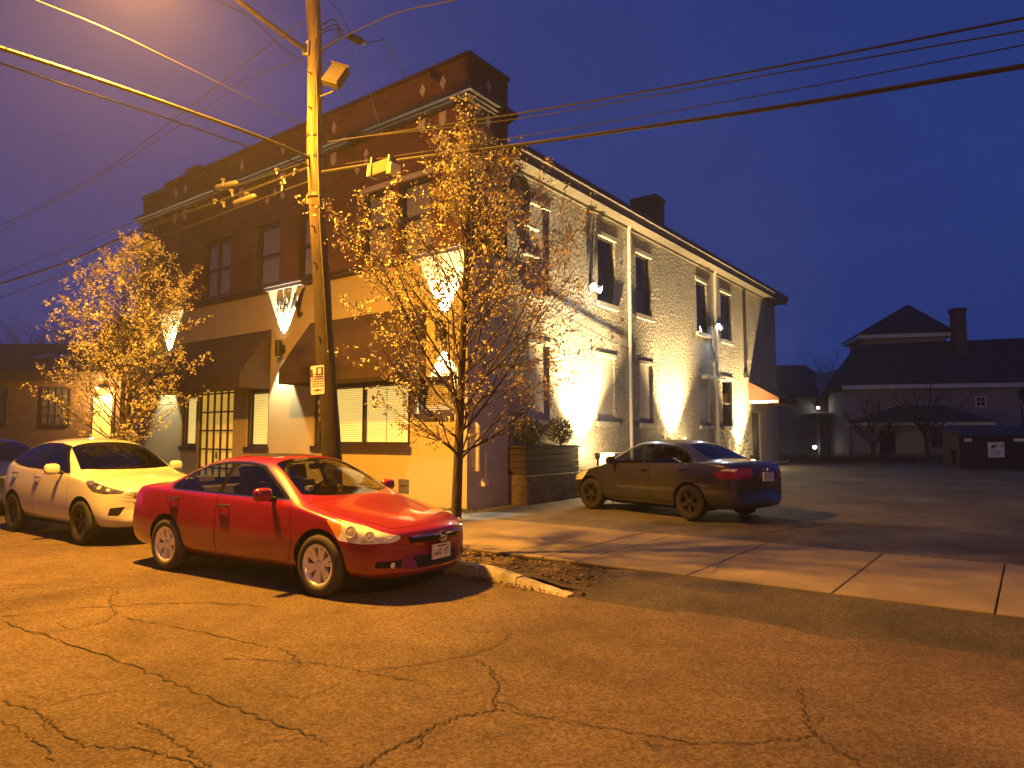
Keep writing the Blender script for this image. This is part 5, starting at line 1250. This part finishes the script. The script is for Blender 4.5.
# ------------------------------------------------------------------ planters and shrubs along the side wall
def shrub(x, y, z, rx, ry, h, seed, label):
    rnd = random.Random(seed); root = empty('shrub', (x, y, z), 0, label, 'shrub', 'clipped shrubs along the side wall'); m = MB(); lf = MB()
    for i in range(9):
        a = rnd.uniform(0, 6.28); m.tube([(0, 0, 0), (rx * .5 * math.cos(a), ry * .5 * math.sin(a), h * .5), (rx * .8 * math.cos(a), ry * .8 * math.sin(a), h * .85)], [.012, .008, .004], 4, cap=False)
    m.build('stem', M['twig'], root)
    for i in range(1500):
        u = Vector((rnd.gauss(0, 1), rnd.gauss(0, 1), rnd.gauss(0, 1))).normalized(); k = (.55 + .45 * rnd.random() ** .5) * (1 + .22 * noise.noise(u * 2.2 + Vector((seed, 0, 0))))
        c = Vector((u.x * rx * k, u.y * ry * k, h * .5 + u.z * h * .5 * k)); s = rnd.uniform(.018, .04); a = Vector((rnd.gauss(0, 1), rnd.gauss(0, 1), rnd.gauss(0, 1))).normalized(); b = a.cross(u).normalized() if a.cross(u).length > .01 else Vector((1, 0, 0))
        lf.quad(c - a * s, c - b * s * .5, c + a * s, c + b * s * .5)
    lf.build('foliage', M['shrub'], root); return root
m = MB(); zb = lot_z(2.6)
m.box(-.14, .52, 1.42, 3.8, zb - .25, .82); tag(m.build('stone_plinth', M['rock'], bevel=.03), 'low rough stone plinth under the planter at the building corner', 'plinth')
P_ = empty('planter', (.19, 2.6, .822), 0, 'dark wooden planter box with two round shrubs on the stone plinth', 'planter')
m = MB()
for z0 in (0, .15, .30, .45): m.box(-.27, .27, -1.12, 1.12, z0 + .003, z0 + .145)
m.build('planter_side', M['planter'], P_, bevel=.01)
m = MB(); m.box(-.295, .295, -1.15, 1.15, .60, .64); m.build('planter_rim', M['planter'], P_, bevel=.01)
m = MB(); m.box(-.24, .24, -1.1, 1.1, .641, .655); m.build('soil', M['dirt'], P_)
shrub(.2, 1.92, 1.46, .29, .38, .68, 2, 'round shrub at the near end of the dark planter'); shrub(.2, 3.3, 1.46, .30, .38, .72, 4, 'round shrub at the far end of the dark planter, against the bright wall')
shrub(.35, 9.35, lot_z(9.3), .5, .55, 1.55, 6, 'small shrub showing over the dark sedan roof, left of the middle uplight'); shrub(.35, 10.3, lot_z(10.3), .3, .3, 1.4, 12, 'smallest shrub tip at the foot of the middle uplight'); shrub(.55, 14.8, lot_z(14.8), .6, .8, 1.75, 7, 'wide shrub under the white downspout behind the dark sedan')
m = MB(); zc_ = lot_z(5.6); m.box(.1, .55, 5.35, 6.0, zc_, zc_ + .95); m.box(.05, .6, 5.3, 6.05, zc_ + .95, zc_ + 1.02); m.tube([(.3, 5.2, zc_), (.3, 5.2, zc_ + .9)], .1, 8); tag(m.build('utility_cabinet', M['pipe'], bevel=.01), 'small pale utility cabinet at the wall beyond the planter', 'cabinet')

# ------------------------------------------------------------------ lights on the building
WARM = (1.0, .70, .30)
def uplight(y, z, label, watts):
    u = empty('wall_uplight', (XW + .52, y, z), 0, label, 'uplight', 'uplights along the side wall')
    m = MB(); m.tube([(0, 0, -.35), (0, 0, -.02)], .02, 8); m.lathe([(0, -.02), (.05, -.02), (.075, .06), (.08, .15), (.07, .15), (.065, .08), (0, .08)], 16); m.build('lamp_body', M['dark_metal'], u, smooth=True)
    m = MB(); m.lathe([(0, .12), (.066, .12)], 16); m.build('lamp_lens', M['warm_lens'], u)
    spot('uplight_beam', (XW + .52, y, z + .2), (XW + .16, y, z + 2.4), watts, 92, WARM, .8, .09)
    point('uplight_spill', (XW + .62, y, z + .28), watts * .022, WARM, .08)
uplight(4.75, 1.12, 'ground floodlight at the wall just past the planter', UPLIGHT_W); uplight(10.55, 1.25, 'ground floodlight at the wall behind the dark sedan roof', UPLIGHT_W * .9); uplight(17.15, .85, 'ground floodlight at the wall beside the rust awning', UPLIGHT_W * .8)
def sconce(x, z, label, up=True, y=-.16):
    s = empty('wall_sconce', (x, -.01, z), 0, label, 'wall lamp', 'up and down sconces on the storefront')
    m = MB(); m.tube([(0, y, -.22), (0, y, .22)], .085, 18, cap=False); m.lathe([(.084, 0), (.07, 0)], 18, Matrix.Translation((0, y, .2))); m.box(-.04, .04, y, .0, -.06, .06); m.box(-.07, .07, -.02, .009, -.1, .1); m.build('lamp_body', M['dark_metal'], s, smooth=True)
    m = MB(); m.lathe([(0, 0), (.074, 0)], 16, Matrix.Translation((0, y, .16))); m.lathe([(0, 0), (.074, 0)], 16, Matrix.Translation((0, y, -.16))); m.build('lamp_lens', M['warm_lens'], s)
    wc = (1.0, .90, .68)
    spot('sconce_up', (x, y - .01, z + .20), (x, y + .1, z + 1.6), SCONCE_W, 58, wc, .12, .03); spot('sconce_down', (x, y - .01, z - .20), (x, y + .12, z - 1.8), SCONCE_W * .4, 64, wc, .3, .03)
sconce(-6.45, 4.02, 'dark cylinder sconce under the script wall sign between the awnings'); sconce(-12.55, 4.02, 'dark cylinder sconce at the left end of the storefront'); sconce(-.66, 3.95, 'dark cylinder sconce near the building corner behind the young tree')
def floodlight(y, z, label):
    f = empty('led_floodlight', (XW, y, z), 0, label, 'floodlight', 'twin led floodlights high on the side wall')
    m = MB(); m.box(0, .06, -.08, .08, -.08, .08); m.tube([(.05, -.05, 0), (.16, -.14, .0)], .02, 8); m.tube([(.05, .05, 0), (.16, .14, 0)], .02, 8); m.lathe([(0, .0), (.06, .0), (.06, .1), (0, .12)], 12, Matrix.Translation((.1, 0, .08))); m.build('mount', M['dark_metal'], f, smooth=True)
    for s in (-1, 1):
        T = Matrix.Translation((.2, s * .2, -.02)) @ Matrix.Rotation(R(115), 4, 'Y') @ Matrix.Rotation(R(-25 * s), 4, 'X'); m = MB(); m.lathe([(0, -.12), (.06, -.11), (.1, -.02), (.115, .05), (.105, .05)], 18, T); h = m.build('lamp_head', M['pipe'], f, smooth=True)
        m = MB(); m.lathe([(0, .045), (.1, .045)], 18, T); m.build('lamp_lens', M['led'], h)
    for s in (-1, 1): spot('led_beam', (XW + .36, y + s * .22, z - .12), (XW + 4.0, y + s * 2.5 - 1.5, 0), FLOOD_W, 130, (.80, .90, 1.0), .6, .06)
    point('led_spill', (XW + .34, y, z - .16), FLOOD_W * .09, (.80, .90, 1.0), .07)
floodlight(5.32, 5.78, 'glaring twin led floodlight beside the nearest open upper window'); floodlight(14.72, 5.92, 'glaring twin led floodlight on the far white downspout')
# the script sign on the storefront: a flourished first letter and a tall M
SG = empty('script_sign', (-6.18, -.02, 4.82), 0, 'bronze script letter sign lit from below on the cream storefront', 'sign')
def stroke(mb, pts, w0):
    P = []; 
    for i in range(len(pts) - 1):
        a, b, c, d = [Vector((*pts[max(0, min(len(pts) - 1, k))], 0)) for k in (i - 1, i, i + 1, i + 2)]
        for k in range(6): t = k / 6; P.append(.5 * ((2 * b) + (c - a) * t + (2 * a - 5 * b + 4 * c - d) * t * t + (3 * b - a - 3 * c + d) * t ** 3))
    P.append(Vector((*pts[-1], 0))); n = len(P)
    vs = []
    for i, p in enumerate(P):
        d = (P[min(i + 1, n - 1)] - P[max(0, i - 1)]).normalized(); nn = Vector((-d.y, d.x, 0)); t = i / (n - 1); wd = w0 * (.45 + .75 * math.sin(math.pi * t))
        for y in (-.008, -.026): 
            for s in (-1, 1): q = p + nn * wd * s; vs.append((q.x * .87, y, q.y * .72))
    fs = []
    for i in range(n - 1):
        a, b = i * 4, (i + 1) * 4; fs += [(a + 2, b + 2, b + 3, a + 3), (a, a + 1, b + 1, b), (a, b, b + 2, a + 2), (a + 1, a + 3, b + 3, b + 1)]
    mb.add(vs, fs)
m = MB()
for pts, wd in (([(-.58, .20), (-.62, .45), (-.50, .78), (-.44, .62), (-.52, .3)], .035), ([(-.52, .16), (-.40, .12), (-.30, .26), (-.34, .40), (-.46, .34)], .03), ([(-.36, .55), (-.30, .74), (-.18, .84), (-.08, .70), (-.16, .54), (-.28, .60), (-.12, .48), (-.14, .34), (-.22, .28)], .03)):
    stroke(m, pts, wd)
m.build('letter_flourish', M['letter'], SG)
m = MB()
for pts, wd in (([(.02, .22), (.12, .5), (.26, .92)], .04), ([(.24, .92), (.26, .6), (.32, .36)], .06), ([(.32, .36), (.48, .7), (.70, 1.06)], .045), ([(.66, 1.04), (.50, .6), (.42, .22), (.48, .05), (.62, .14)], .06)): stroke(m, pts, wd)
m.build('letter_m', M['letter'], SG)

# ------------------------------------------------------------------ what stands beyond the lot and the cross street
def frame_root(name, lat, dep, z, label, cat, rz=0, group=None):
    p = CF(lat, dep, z); return empty(name, p, AZ + rz, label, cat, group)
def win(parent, x, y, z0, wd, h, mt='frame', grid=(3, 4), pane='room', tr='frame'):
    f = MB(); b = .06
    f.box(x - b, x, y - .05, y + .03, z0 - b, z0 + h + b); f.box(x + wd, x + wd + b, y - .05, y + .03, z0 - b, z0 + h + b); f.box(x, x + wd, y - .05, y + .03, z0 + h, z0 + h + b); f.box(x, x + wd, y - .07, y + .03, z0 - b, z0)
    for i in range(1, grid[0]): u = x + wd * i / grid[0]; f.box(u - .014, u + .014, y - .035, y + .0, z0, z0 + h)
    for i in range(1, grid[1]): z = z0 + h * i / grid[1]; f.box(x, x + wd, y - .034, y + .0, z - .014, z + .014)
    w_ = f.build('window', M[tr], parent); g = MB(); g.quad((x, y - .012, z0), (x + wd, y - .012, z0), (x + wd, y - .012, z0 + h), (x, y - .012, z0 + h)); g.build('pane', M[pane], w_); return w_
M['old_pane'] = pm('old_window_pane', (0.09, 0.075, 0.075), .15, var=.5, scale=2, spec=.8)
# low old brick building at the left
LB = frame_root('brick_house', -19.0, 28.0, 0, 'low old brick building with many paned windows at the left edge', 'building')
m = MB(); m.box(-12, 6.4, 0, 9, 0, 3.95); m.build('wall', M['brick_old'], LB)
m = MB(); m.box(-12.2, 6.6, -.25, 9.2, 3.95, 4.32); m.build('fascia', M['trim_dark'], LB)
m = MB(); m.add([(-12.2, -.3, 4.33), (6.7, -.3, 4.33), (6.7, 4.5, 6.1), (-12.2, 4.5, 6.1), (6.7, 9.3, 4.33), (-12.2, 9.3, 4.33)], [(0, 1, 2, 3), (3, 2, 4, 5), (1, 4, 2), (0, 3, 5)]); rf = m.build('roof', M['shingle'], LB)
for x in (-1.55, -.75):
    m = MB(); T = Matrix.Translation((x, 1.7, 5.10)) @ Matrix.Rotation(math.atan2(1.77, 4.8), 4, 'X'); m.box(0, .62, -.45, .45, 0, .09, T); m.build('skylight', M['galv'], rf)
for x in (-4.6, -2.55, -.0, 2.0): 
    if x == 2.0: continue
    win(LB, x, 0, 2.2, 1.05, 1.45, grid=(4, 4), pane='old_pane')
m = MB(); m.box(2.05, 2.8, -.03, .0, 1.0, 3.35); d_ = m.build('door', M['curtain'], LB); m = MB(); m.box(1.95, 2.05, -.06, .0, 1.0, 3.45); m.box(2.8, 2.9, -.06, .0, 1.0, 3.45); m.box(2.05, 2.8, -.06, .0, 3.35, 3.45); m.build('door_frame', M['trim_dark'], d_)
m = MB(); m.box(3.6, 4.1, -.28, .0, 0, 3.2); m.build('pilaster', M['cream'], LB)
m = MB(); m.box(1.2, 3.4, 1.5, 4.4, 4.6, 6.0); m.add([(1.0, 1.3, 6.0), (3.6, 1.3, 6.0), (2.3, 1.3, 6.9), (1.0, 4.6, 6.0), (3.6, 4.6, 6.0), (2.3, 4.6, 6.9)], [(0, 1, 2), (3, 5, 4), (0, 2, 5, 3), (1, 4, 5, 2)]); m.build('dormer', M['trim_dark'], LB)

q = CF(-19.0 + 2.45, 27.4, 3.0); o_ = frame_root('door_fill_lamp', -19.0 + 2.45, 27.97, 3.7, 'small added lamp lighting the old brick wall, over the lit door at the left', 'lamp'); m = MB(); m.box(-.08, .08, -.02, .02, -.1, .1); m.tube([(0, 0, 0), (0, -.3, .12), (0, -.42, .06)], .015, 6); m.lathe([(.0, .06), (.14, -.04), (.15, -.06)], 14, Matrix.Translation((0, -.42, 0))); m.build('lamp_bracket', M['dark_metal'], o_)
m = MB(); m.lathe([(0, -.09), (.05, -.06), (.06, -.03)], 12, Matrix.Translation((0, -.42, 0))); m.build('lamp_bulb', M['warm_lens'], o_)
point('door_fill_light', CF(-19.0 + 2.45, 27.3, 3.6), 800, (1.0, .55, .14), .08)  # lamp added over the door to brighten the dim brick front
# dark house with a mansard roof, tower roof, chimney and porch; it stands a little turned to the camera
HZ = lot_z(19.5) - .02
HR = R(13); HH = frame_root('mansard_house', 19.45, 40.0, HZ, 'long dark house with steep mansard roof, hipped tower roof and tall chimney', 'house', -HR)
def hx(u, y=0.0):
    k = (u - 512) / 692; return (k * (40 + math.cos(HR) * y) - 19.45 - math.sin(HR) * y) / (math.cos(HR) + k * math.sin(HR))
def hz(v, x, y): return CAM.z + (438 - v) / 691 * (40 - math.sin(HR) * x + math.cos(HR) * y) - HZ
e = hz(389, 0, -.3); WX = 17
m = MB(); m.box(0, WX, 0, 5.5, 0, e); m.build('wall', M['siding'], HH)
m = MB(); m.box(-.3, WX + .2, -.35, .0, e - .02, e + .22); m.build('eave_board', M['white_paint'], HH)
t1 = hz(345, 0, 1.8); t2 = t1 + .25; xl = hx(866, 1.8)
m = MB(); A = [(-.35, -.4, e + .22), (WX + .3, -.4, e + .22), (WX + .3, 1.8, t2), (xl, 1.8, t1), (-.35, 5.7, e + .22), (xl, 4.2, t1), (WX + .3, 5.7, e + .22), (WX + .3, 4.2, t2)]
m.add(A, [(0, 1, 2, 3), (0, 3, 5, 4), (4, 5, 7, 6), (3, 2, 7, 5), (1, 6, 7, 2)]); m.build('roof', M['shingle'], HH)
ya, yb = 1.9, 5.2; xa, xb = hx(862, ya - .35), hx(959, ya - .35); t0 = hz(337.5, xa, ya - .35); px_ = hx(913, 3.5); tp = hz(304, px_, 3.5)
m = MB(); m.box(xa + .35, xb - .35, ya, yb, t1 - .3, t0 - .02); m.build('tower_wall', M['siding'], HH)
m = MB(); m.box(xa, xb, ya - .35, yb + .35, t0 - .03, t0 + .2); m.build('tower_eave', M['white_paint'], HH)
m = MB(); m.add([(xa - .1, ya - .45, t0 + .205), (xb + .1, ya - .45, t0 + .205), (xb + .1, yb + .45, t0 + .205), (xa - .1, yb + .45, t0 + .205), (px_ - .1, 3.5, tp), (px_ + .1, 3.5, tp)], [(0, 1, 5, 4), (1, 2, 5), (2, 3, 4, 5), (3, 0, 4)]); m.build('tower_roof', M['shingle'], HH)
ca, cb_ = hx(958.5, 1.0), hx(972.5, 1.0); c1 = hz(307, ca, 1.0); c0 = hz(352, ca, 1.0)
m = MB(); m.box(ca + .05, cb_ - .05, 1.0, 1.7, c0 - 1.0, c1 - .2); m.box(ca, cb_, .95, 1.75, c1 - .2, c1); m.build('chimney', M['brick_old'], HH)
y_ = -2.4; pa_, pb_ = hx(856, y_ - .4), hx(996, y_ - .4); pe = hz(424.5, pa_, y_ - .4); ra_, rb_ = hx(899, -.3), hx(945, -.3); pp = hz(406, (ra_ + rb_) / 2, -.3)
m = MB(); m.box(pa_ + .4, pb_ - .4, y_, .0, 0, pe - .05); m.build('porch_wall', M['siding'], HH)
m = MB(); m.box(pa_, pb_, y_ - .4, -.005, pe - .05, pe + .10); m.build('porch_eave', M['white_paint'], HH)
m = MB(); m.add([(pa_ - .1, y_ - .5, pe + .105), (pb_ + .1, y_ - .5, pe + .105), (rb_, -.3, pp), (ra_, -.3, pp), (pb_ + .1, -.01, pe + .105), (pa_ - .1, -.01, pe + .105), (rb_, -.01, pp), (ra_, -.01, pp)], [(0, 1, 2, 3), (1, 4, 6, 2), (0, 3, 7, 5), (3, 2, 6, 7)]); m.build('porch_roof', M['shingle'], HH)
x_ = hx(977.5); win(HH, x_, -.01, hz(406, x_, 0), .42, .48, grid=(2, 2), pane='room', tr='white_paint')
x_ = hx(880, y_); win(HH, x_, y_ - .01, .35, hx(893, y_) - x_, 1.2, grid=(2, 2), pane='room')
x_ = hx(930, y_); win(HH, x_, y_ - .01, .7, .7, 1.0, grid=(2, 2), pane='room', tr='siding_b')
DS = frame_root('satellite_dish', 26.2, 35.5, HZ, 'dark round dish on a thin mast at the right edge before the house', 'dish')
def zz(v, dep): return CAM.z + (438 - v) / 691 * dep - HZ
m = MB(); m.tube([(0, 0, 0), (0, 0, zz(408, 35.5)), (-.05, 0, zz(404, 35.5))], .04, 8); m.build('mast', M['dark_metal'], DS)
m = MB(); T = Matrix.Translation((.1, -.1, zz(398, 35.5))) @ Matrix.Rotation(R(70), 4, 'X') @ Matrix.Rotation(R(20), 4, 'Y'); m.lathe([(0, -.12), (.22, -.09), (.4, -.02), (.5, .06), (.48, .07), (.38, 0), (.2, -.07), (0, -.1)], 24, T); m.build('dish', M['dark_metal'], DS, smooth=True)
# gabled house between the building and the dark house
GH = frame_root('gabled_house', 18.9, 45.0, HZ, 'grey gabled house with two small chimneys and a porch lamp, half hidden by the building', 'house')
def z4(v, dep=45): return CAM.z + (438 - v) / 691 * dep - HZ
ew = z4(395); rg = z4(361)
m = MB(); m.box(-5, 2.6, 0, 8, 0, ew); m.add([(2.6, .0, ew), (2.6, 8, ew), (2.6, 4, rg - .2)], [(0, 1, 2)]); m.add([(-5, 0, ew), (-5, 8, ew), (-5, 4, rg - .2)], [(0, 2, 1)]); m.build('wall', M['siding_b'], GH)
m = MB(); m.add([(-5.3, -.4, ew - .2), (3.0, -.4, ew - .2), (2.0, 4, rg), (-5.3, 4, rg), (3.0, 8.4, ew - .2), (-5.3, 8.4, ew - .2), (3.0, -.4, ew - .05), (2.0, 4, rg + .15), (-5.3, 4, rg + .15), (-5.3, -.4, ew - .05), (3.0, 8.4, ew - .05), (-5.3, 8.4, ew - .05)], [(0, 1, 2, 3), (3, 2, 4, 5), (9, 6, 7, 8), (8, 7, 10, 11), (0, 9, 6, 1) if False else (0, 1, 6, 9), (1, 2, 7, 6), (2, 4, 10, 7)]); m.build('roof', M['shingle'], GH)
m = MB(); m.add([(1.1, -.6, ew + .05), (2.75, -.6, ew + .05), (1.95, -.6, z4(373))], [(0, 1, 2)]); m.add([(.95, -.75, ew - .02), (1.95, -.75, z4(371)), (1.95, 2.2, z4(371)), (.95, 1.0, ew - .02)], [(0, 1, 2, 3)]); m.add([(2.95, -.75, ew - .02), (1.95, -.75, z4(371)), (1.95, 2.2, z4(371)), (2.95, 1.0, ew - .02)], [(0, 3, 2, 1)]); m.build('gable', M['siding'], GH)
m = MB(); m.box(-1.6, -1.1, 3.7, 4.2, rg - .3, rg + .75); m.box(-1.65, -1.05, 3.65, 4.25, rg + .75, rg + .85); m.build('chimney', M['brick_old'], GH)
m = MB(); m.lathe([(.12, 0), (.12, .6), (.2, .62), (.2, .78), (.0, .86)], 12, Matrix.Translation((-.6, 4, rg - .1))); m.build('flue', M['dark_metal'], GH)
m = MB(); m.box(.2, 2.9, -1.6, -.0, z4(414) - .1, z4(414)); m.box(2.7, 2.82, -1.5, -1.38, 0, z4(414) - .1); m.box(.3, .42, -1.5, -1.38, 0, z4(414) - .1); m.build('porch', M['siding_b'], GH)
win(GH, 1.0, -.01, 3.0, .8, 1.2, grid=(2, 2))
def porch_lamp(lat, dep, z, label, watts, s=.12):
    o = frame_root('porch_lamp', lat, dep, z, label, 'lamp'); m = MB(); m.box(-.06, .06, .0, .12, -.05, .2); m.lathe([(0, .18), (s * 1.3, .12), (s * 1.35, .1)], 14, Matrix.Translation((0, -s, 0))); m.build('lamp_bracket', M['dark_metal'], o)
    m = MB(); m.lathe([(0, -s), (s * .7, -s * .7), (s, 0), (s * .7, s * .7), (0, s)], 14, Matrix.Translation((0, -s, 0))); m.build('lamp_globe', M['porch_lens'], o, smooth=True)
    q = CF(lat, dep - s * 2.4, z); point('porch_lamp_light', q, watts, (1, .93, .8), s)
porch_lamp((813 - 512) / 692 * 43.3, 43.3, HZ + z4(447, 43.3), 'bright white lamp low in front of the gabled house', 9, .13)
porch_lamp((818 - 512) / 692 * 44.8, 44.8, HZ + z4(408, 44.8), 'small warm lamp under the eave of the gabled house', 8, .10)
# dumpster
DP = frame_root('dumpster', 16.5, 25.6, lot_z(19.0) + .0, 'black dumpster with dark blue lids and a white picture sticker', 'dumpster', R(-9))
zb0 = DP.location.z; 
def zd(v, dep=25.6): return CAM.z + (438 - v) / 691 * dep - zb0
zt = zd(437); zl = zd(428, 27.5)
m = MB(); m.prism([(0, .08), (0, zt), (1.35, zl - .04), (1.35, .08)], 0, 3.6, Matrix(((0, 0, 1, 0), (1, 0, 0, 0), (0, 1, 0, 0), (0, 0, 0, 1))))
for x in (.35, 1.15, 2.4, 3.2): m.box(x, x + .08, -.05, .0, .1, zt - .1)
m.box(-.03, 3.63, -.06, .0, zt - .1, zt + .0); m.box(-.03, 3.63, -.05, 0, .08, .18); m.build('bin_body', M['dumpster'], DP)
for x0 in (.0, 1.82):
    m = MB(); m.add([(x0, -.08, zt + .02), (x0 + 1.78, -.08, zt + .02), (x0 + 1.78, 1.4, zl), (x0, 1.4, zl), (x0, -.08, zt + .07), (x0 + 1.78, -.08, zt + .07), (x0 + 1.78, 1.4, zl + .05), (x0, 1.4, zl + .05)], [(0, 3, 2, 1), (4, 5, 6, 7), (0, 1, 5, 4), (1, 2, 6, 5), (2, 3, 7, 6), (3, 0, 4, 7)])
    for k in range(5): xx = x0 + .2 + k * .34; T = Matrix.Translation((xx, -.06, zt + .075)) @ Matrix.Rotation(math.atan2(zl - zt, 1.46), 4, 'X'); m.box(0, .1, 0, 1.4, 0, .03, T)
    m.build('lid', M['dumpster_lid'], DP)
m = MB(); m.box(-.16, .0, .3, .9, .5, .75); m.box(-.16, -.1, .28, .92, .25, .5); m.build('fork_pocket', M['dumpster'], DP)
def dxx(u): return (u - 512) / 692 * 25.5 - 16.5
m = MB(); m.box(dxx(985), dxx(1000), -.066, -.061, zd(457), zd(442)); st = m.build('sticker', M['sign_white'], DP)
m = MB(); x0, zc_ = dxx(987.5), zd(446.5); m.prism([(x0, zc_ - .06), (x0 + .06, zc_ + .06), (x0 + .16, zc_ + .08), (x0 + .24, zc_ + .04), (x0 + .16, zc_), (x0 + .12, zc_ - .07)], .0665, .068, Matrix(((1, 0, 0, 0), (0, 0, -1, 0), (0, 1, 0, 0), (0, 0, 0, 1)))); m.prism([(x0 + .32, zc_ + .08), (x0 + .36, zc_ + .0), (x0 + .42, zc_ - .03), (x0 + .38, zc_ + .07)], .0665, .068, Matrix(((1, 0, 0, 0), (0, 0, -1, 0), (0, 1, 0, 0), (0, 0, 0, 1))))
for k in range(3): m.box(x0 + .02, x0 + .4 - .06 * k, -.068, -.0665, zc_ - .17 - .06 * k, zc_ - .15 - .06 * k)
m.build('sticker_print', M['sign_ink'], st)
for u0, u1 in ((964, 971), (1009, 1022)): m = MB(); m.box(dxx(u0), dxx(u1), -.066, -.061, zd(441.5), zd(438.5)); m.build('label_strip', M['plate'], DP)

# houses across the street, behind the camera: seen in the glass and paint, and shading the street from the low sky
for k, (x, y, wd, dp, h, mt, lab) in enumerate(((-34, -27, 17, 10, 6.5, 'siding_b', 'grey clapboard house across the street, farthest to the left behind the camera'), (-13, -27, 15, 10, 7.0, 'siding', 'pale clapboard house across the street, left behind the camera'),
        (7, -28, 16, 11, 7.5, 'brick_old', 'brick house across the street, straight behind the camera'), (28, -27, 17, 10, 6.5, 'siding', 'pale clapboard house across the street, right behind the camera'))):
    o = empty('terrace_house', (x, y, 0), 0, lab, 'house', 'houses across the street'); m = MB(); m.box(-wd / 2, wd / 2, -dp / 2, dp / 2, 0, h); m.add([(-wd / 2, -dp / 2, h), (-wd / 2, dp / 2, h), (-wd / 2, 0, h + 3)], [(0, 1, 2)]); m.add([(wd / 2, -dp / 2, h), (wd / 2, dp / 2, h), (wd / 2, 0, h + 3)], [(0, 2, 1)]); m.build('wall', M[mt], o)
    m = MB(); m.add([(-wd / 2 - .3, -dp / 2 - .4, h - .2), (wd / 2 + .3, -dp / 2 - .4, h - .2), (wd / 2 + .3, 0, h + 3.1), (-wd / 2 - .3, 0, h + 3.1), (wd / 2 + .3, dp / 2 + .4, h - .2), (-wd / 2 - .3, dp / 2 + .4, h - .2)], [(0, 1, 2, 3), (3, 2, 4, 5)]); m.build('roof', M['shingle'], o)
    for i in range(4):
        for z in (1.2, 4.2):
            u = -wd / 2 + 1.5 + i * (wd - 3.9) / 3; m = MB(); m.box(u - .06, u + .96, dp / 2, dp / 2 + .05, z - .06, z + 1.66); f_ = m.build('window', M['white_paint'], o); m = MB(); m.quad((u, dp / 2 + .055, z), (u + .9, dp / 2 + .055, z), (u + .9, dp / 2 + .055, z + 1.6), (u, dp / 2 + .055, z + 1.6)); m.build('pane', M['old_pane'], f_)
    m = MB(); m.box(-.5, .5, dp / 2, dp / 2 + .04, .3, 2.4); m.build('door', M['frame'], o)
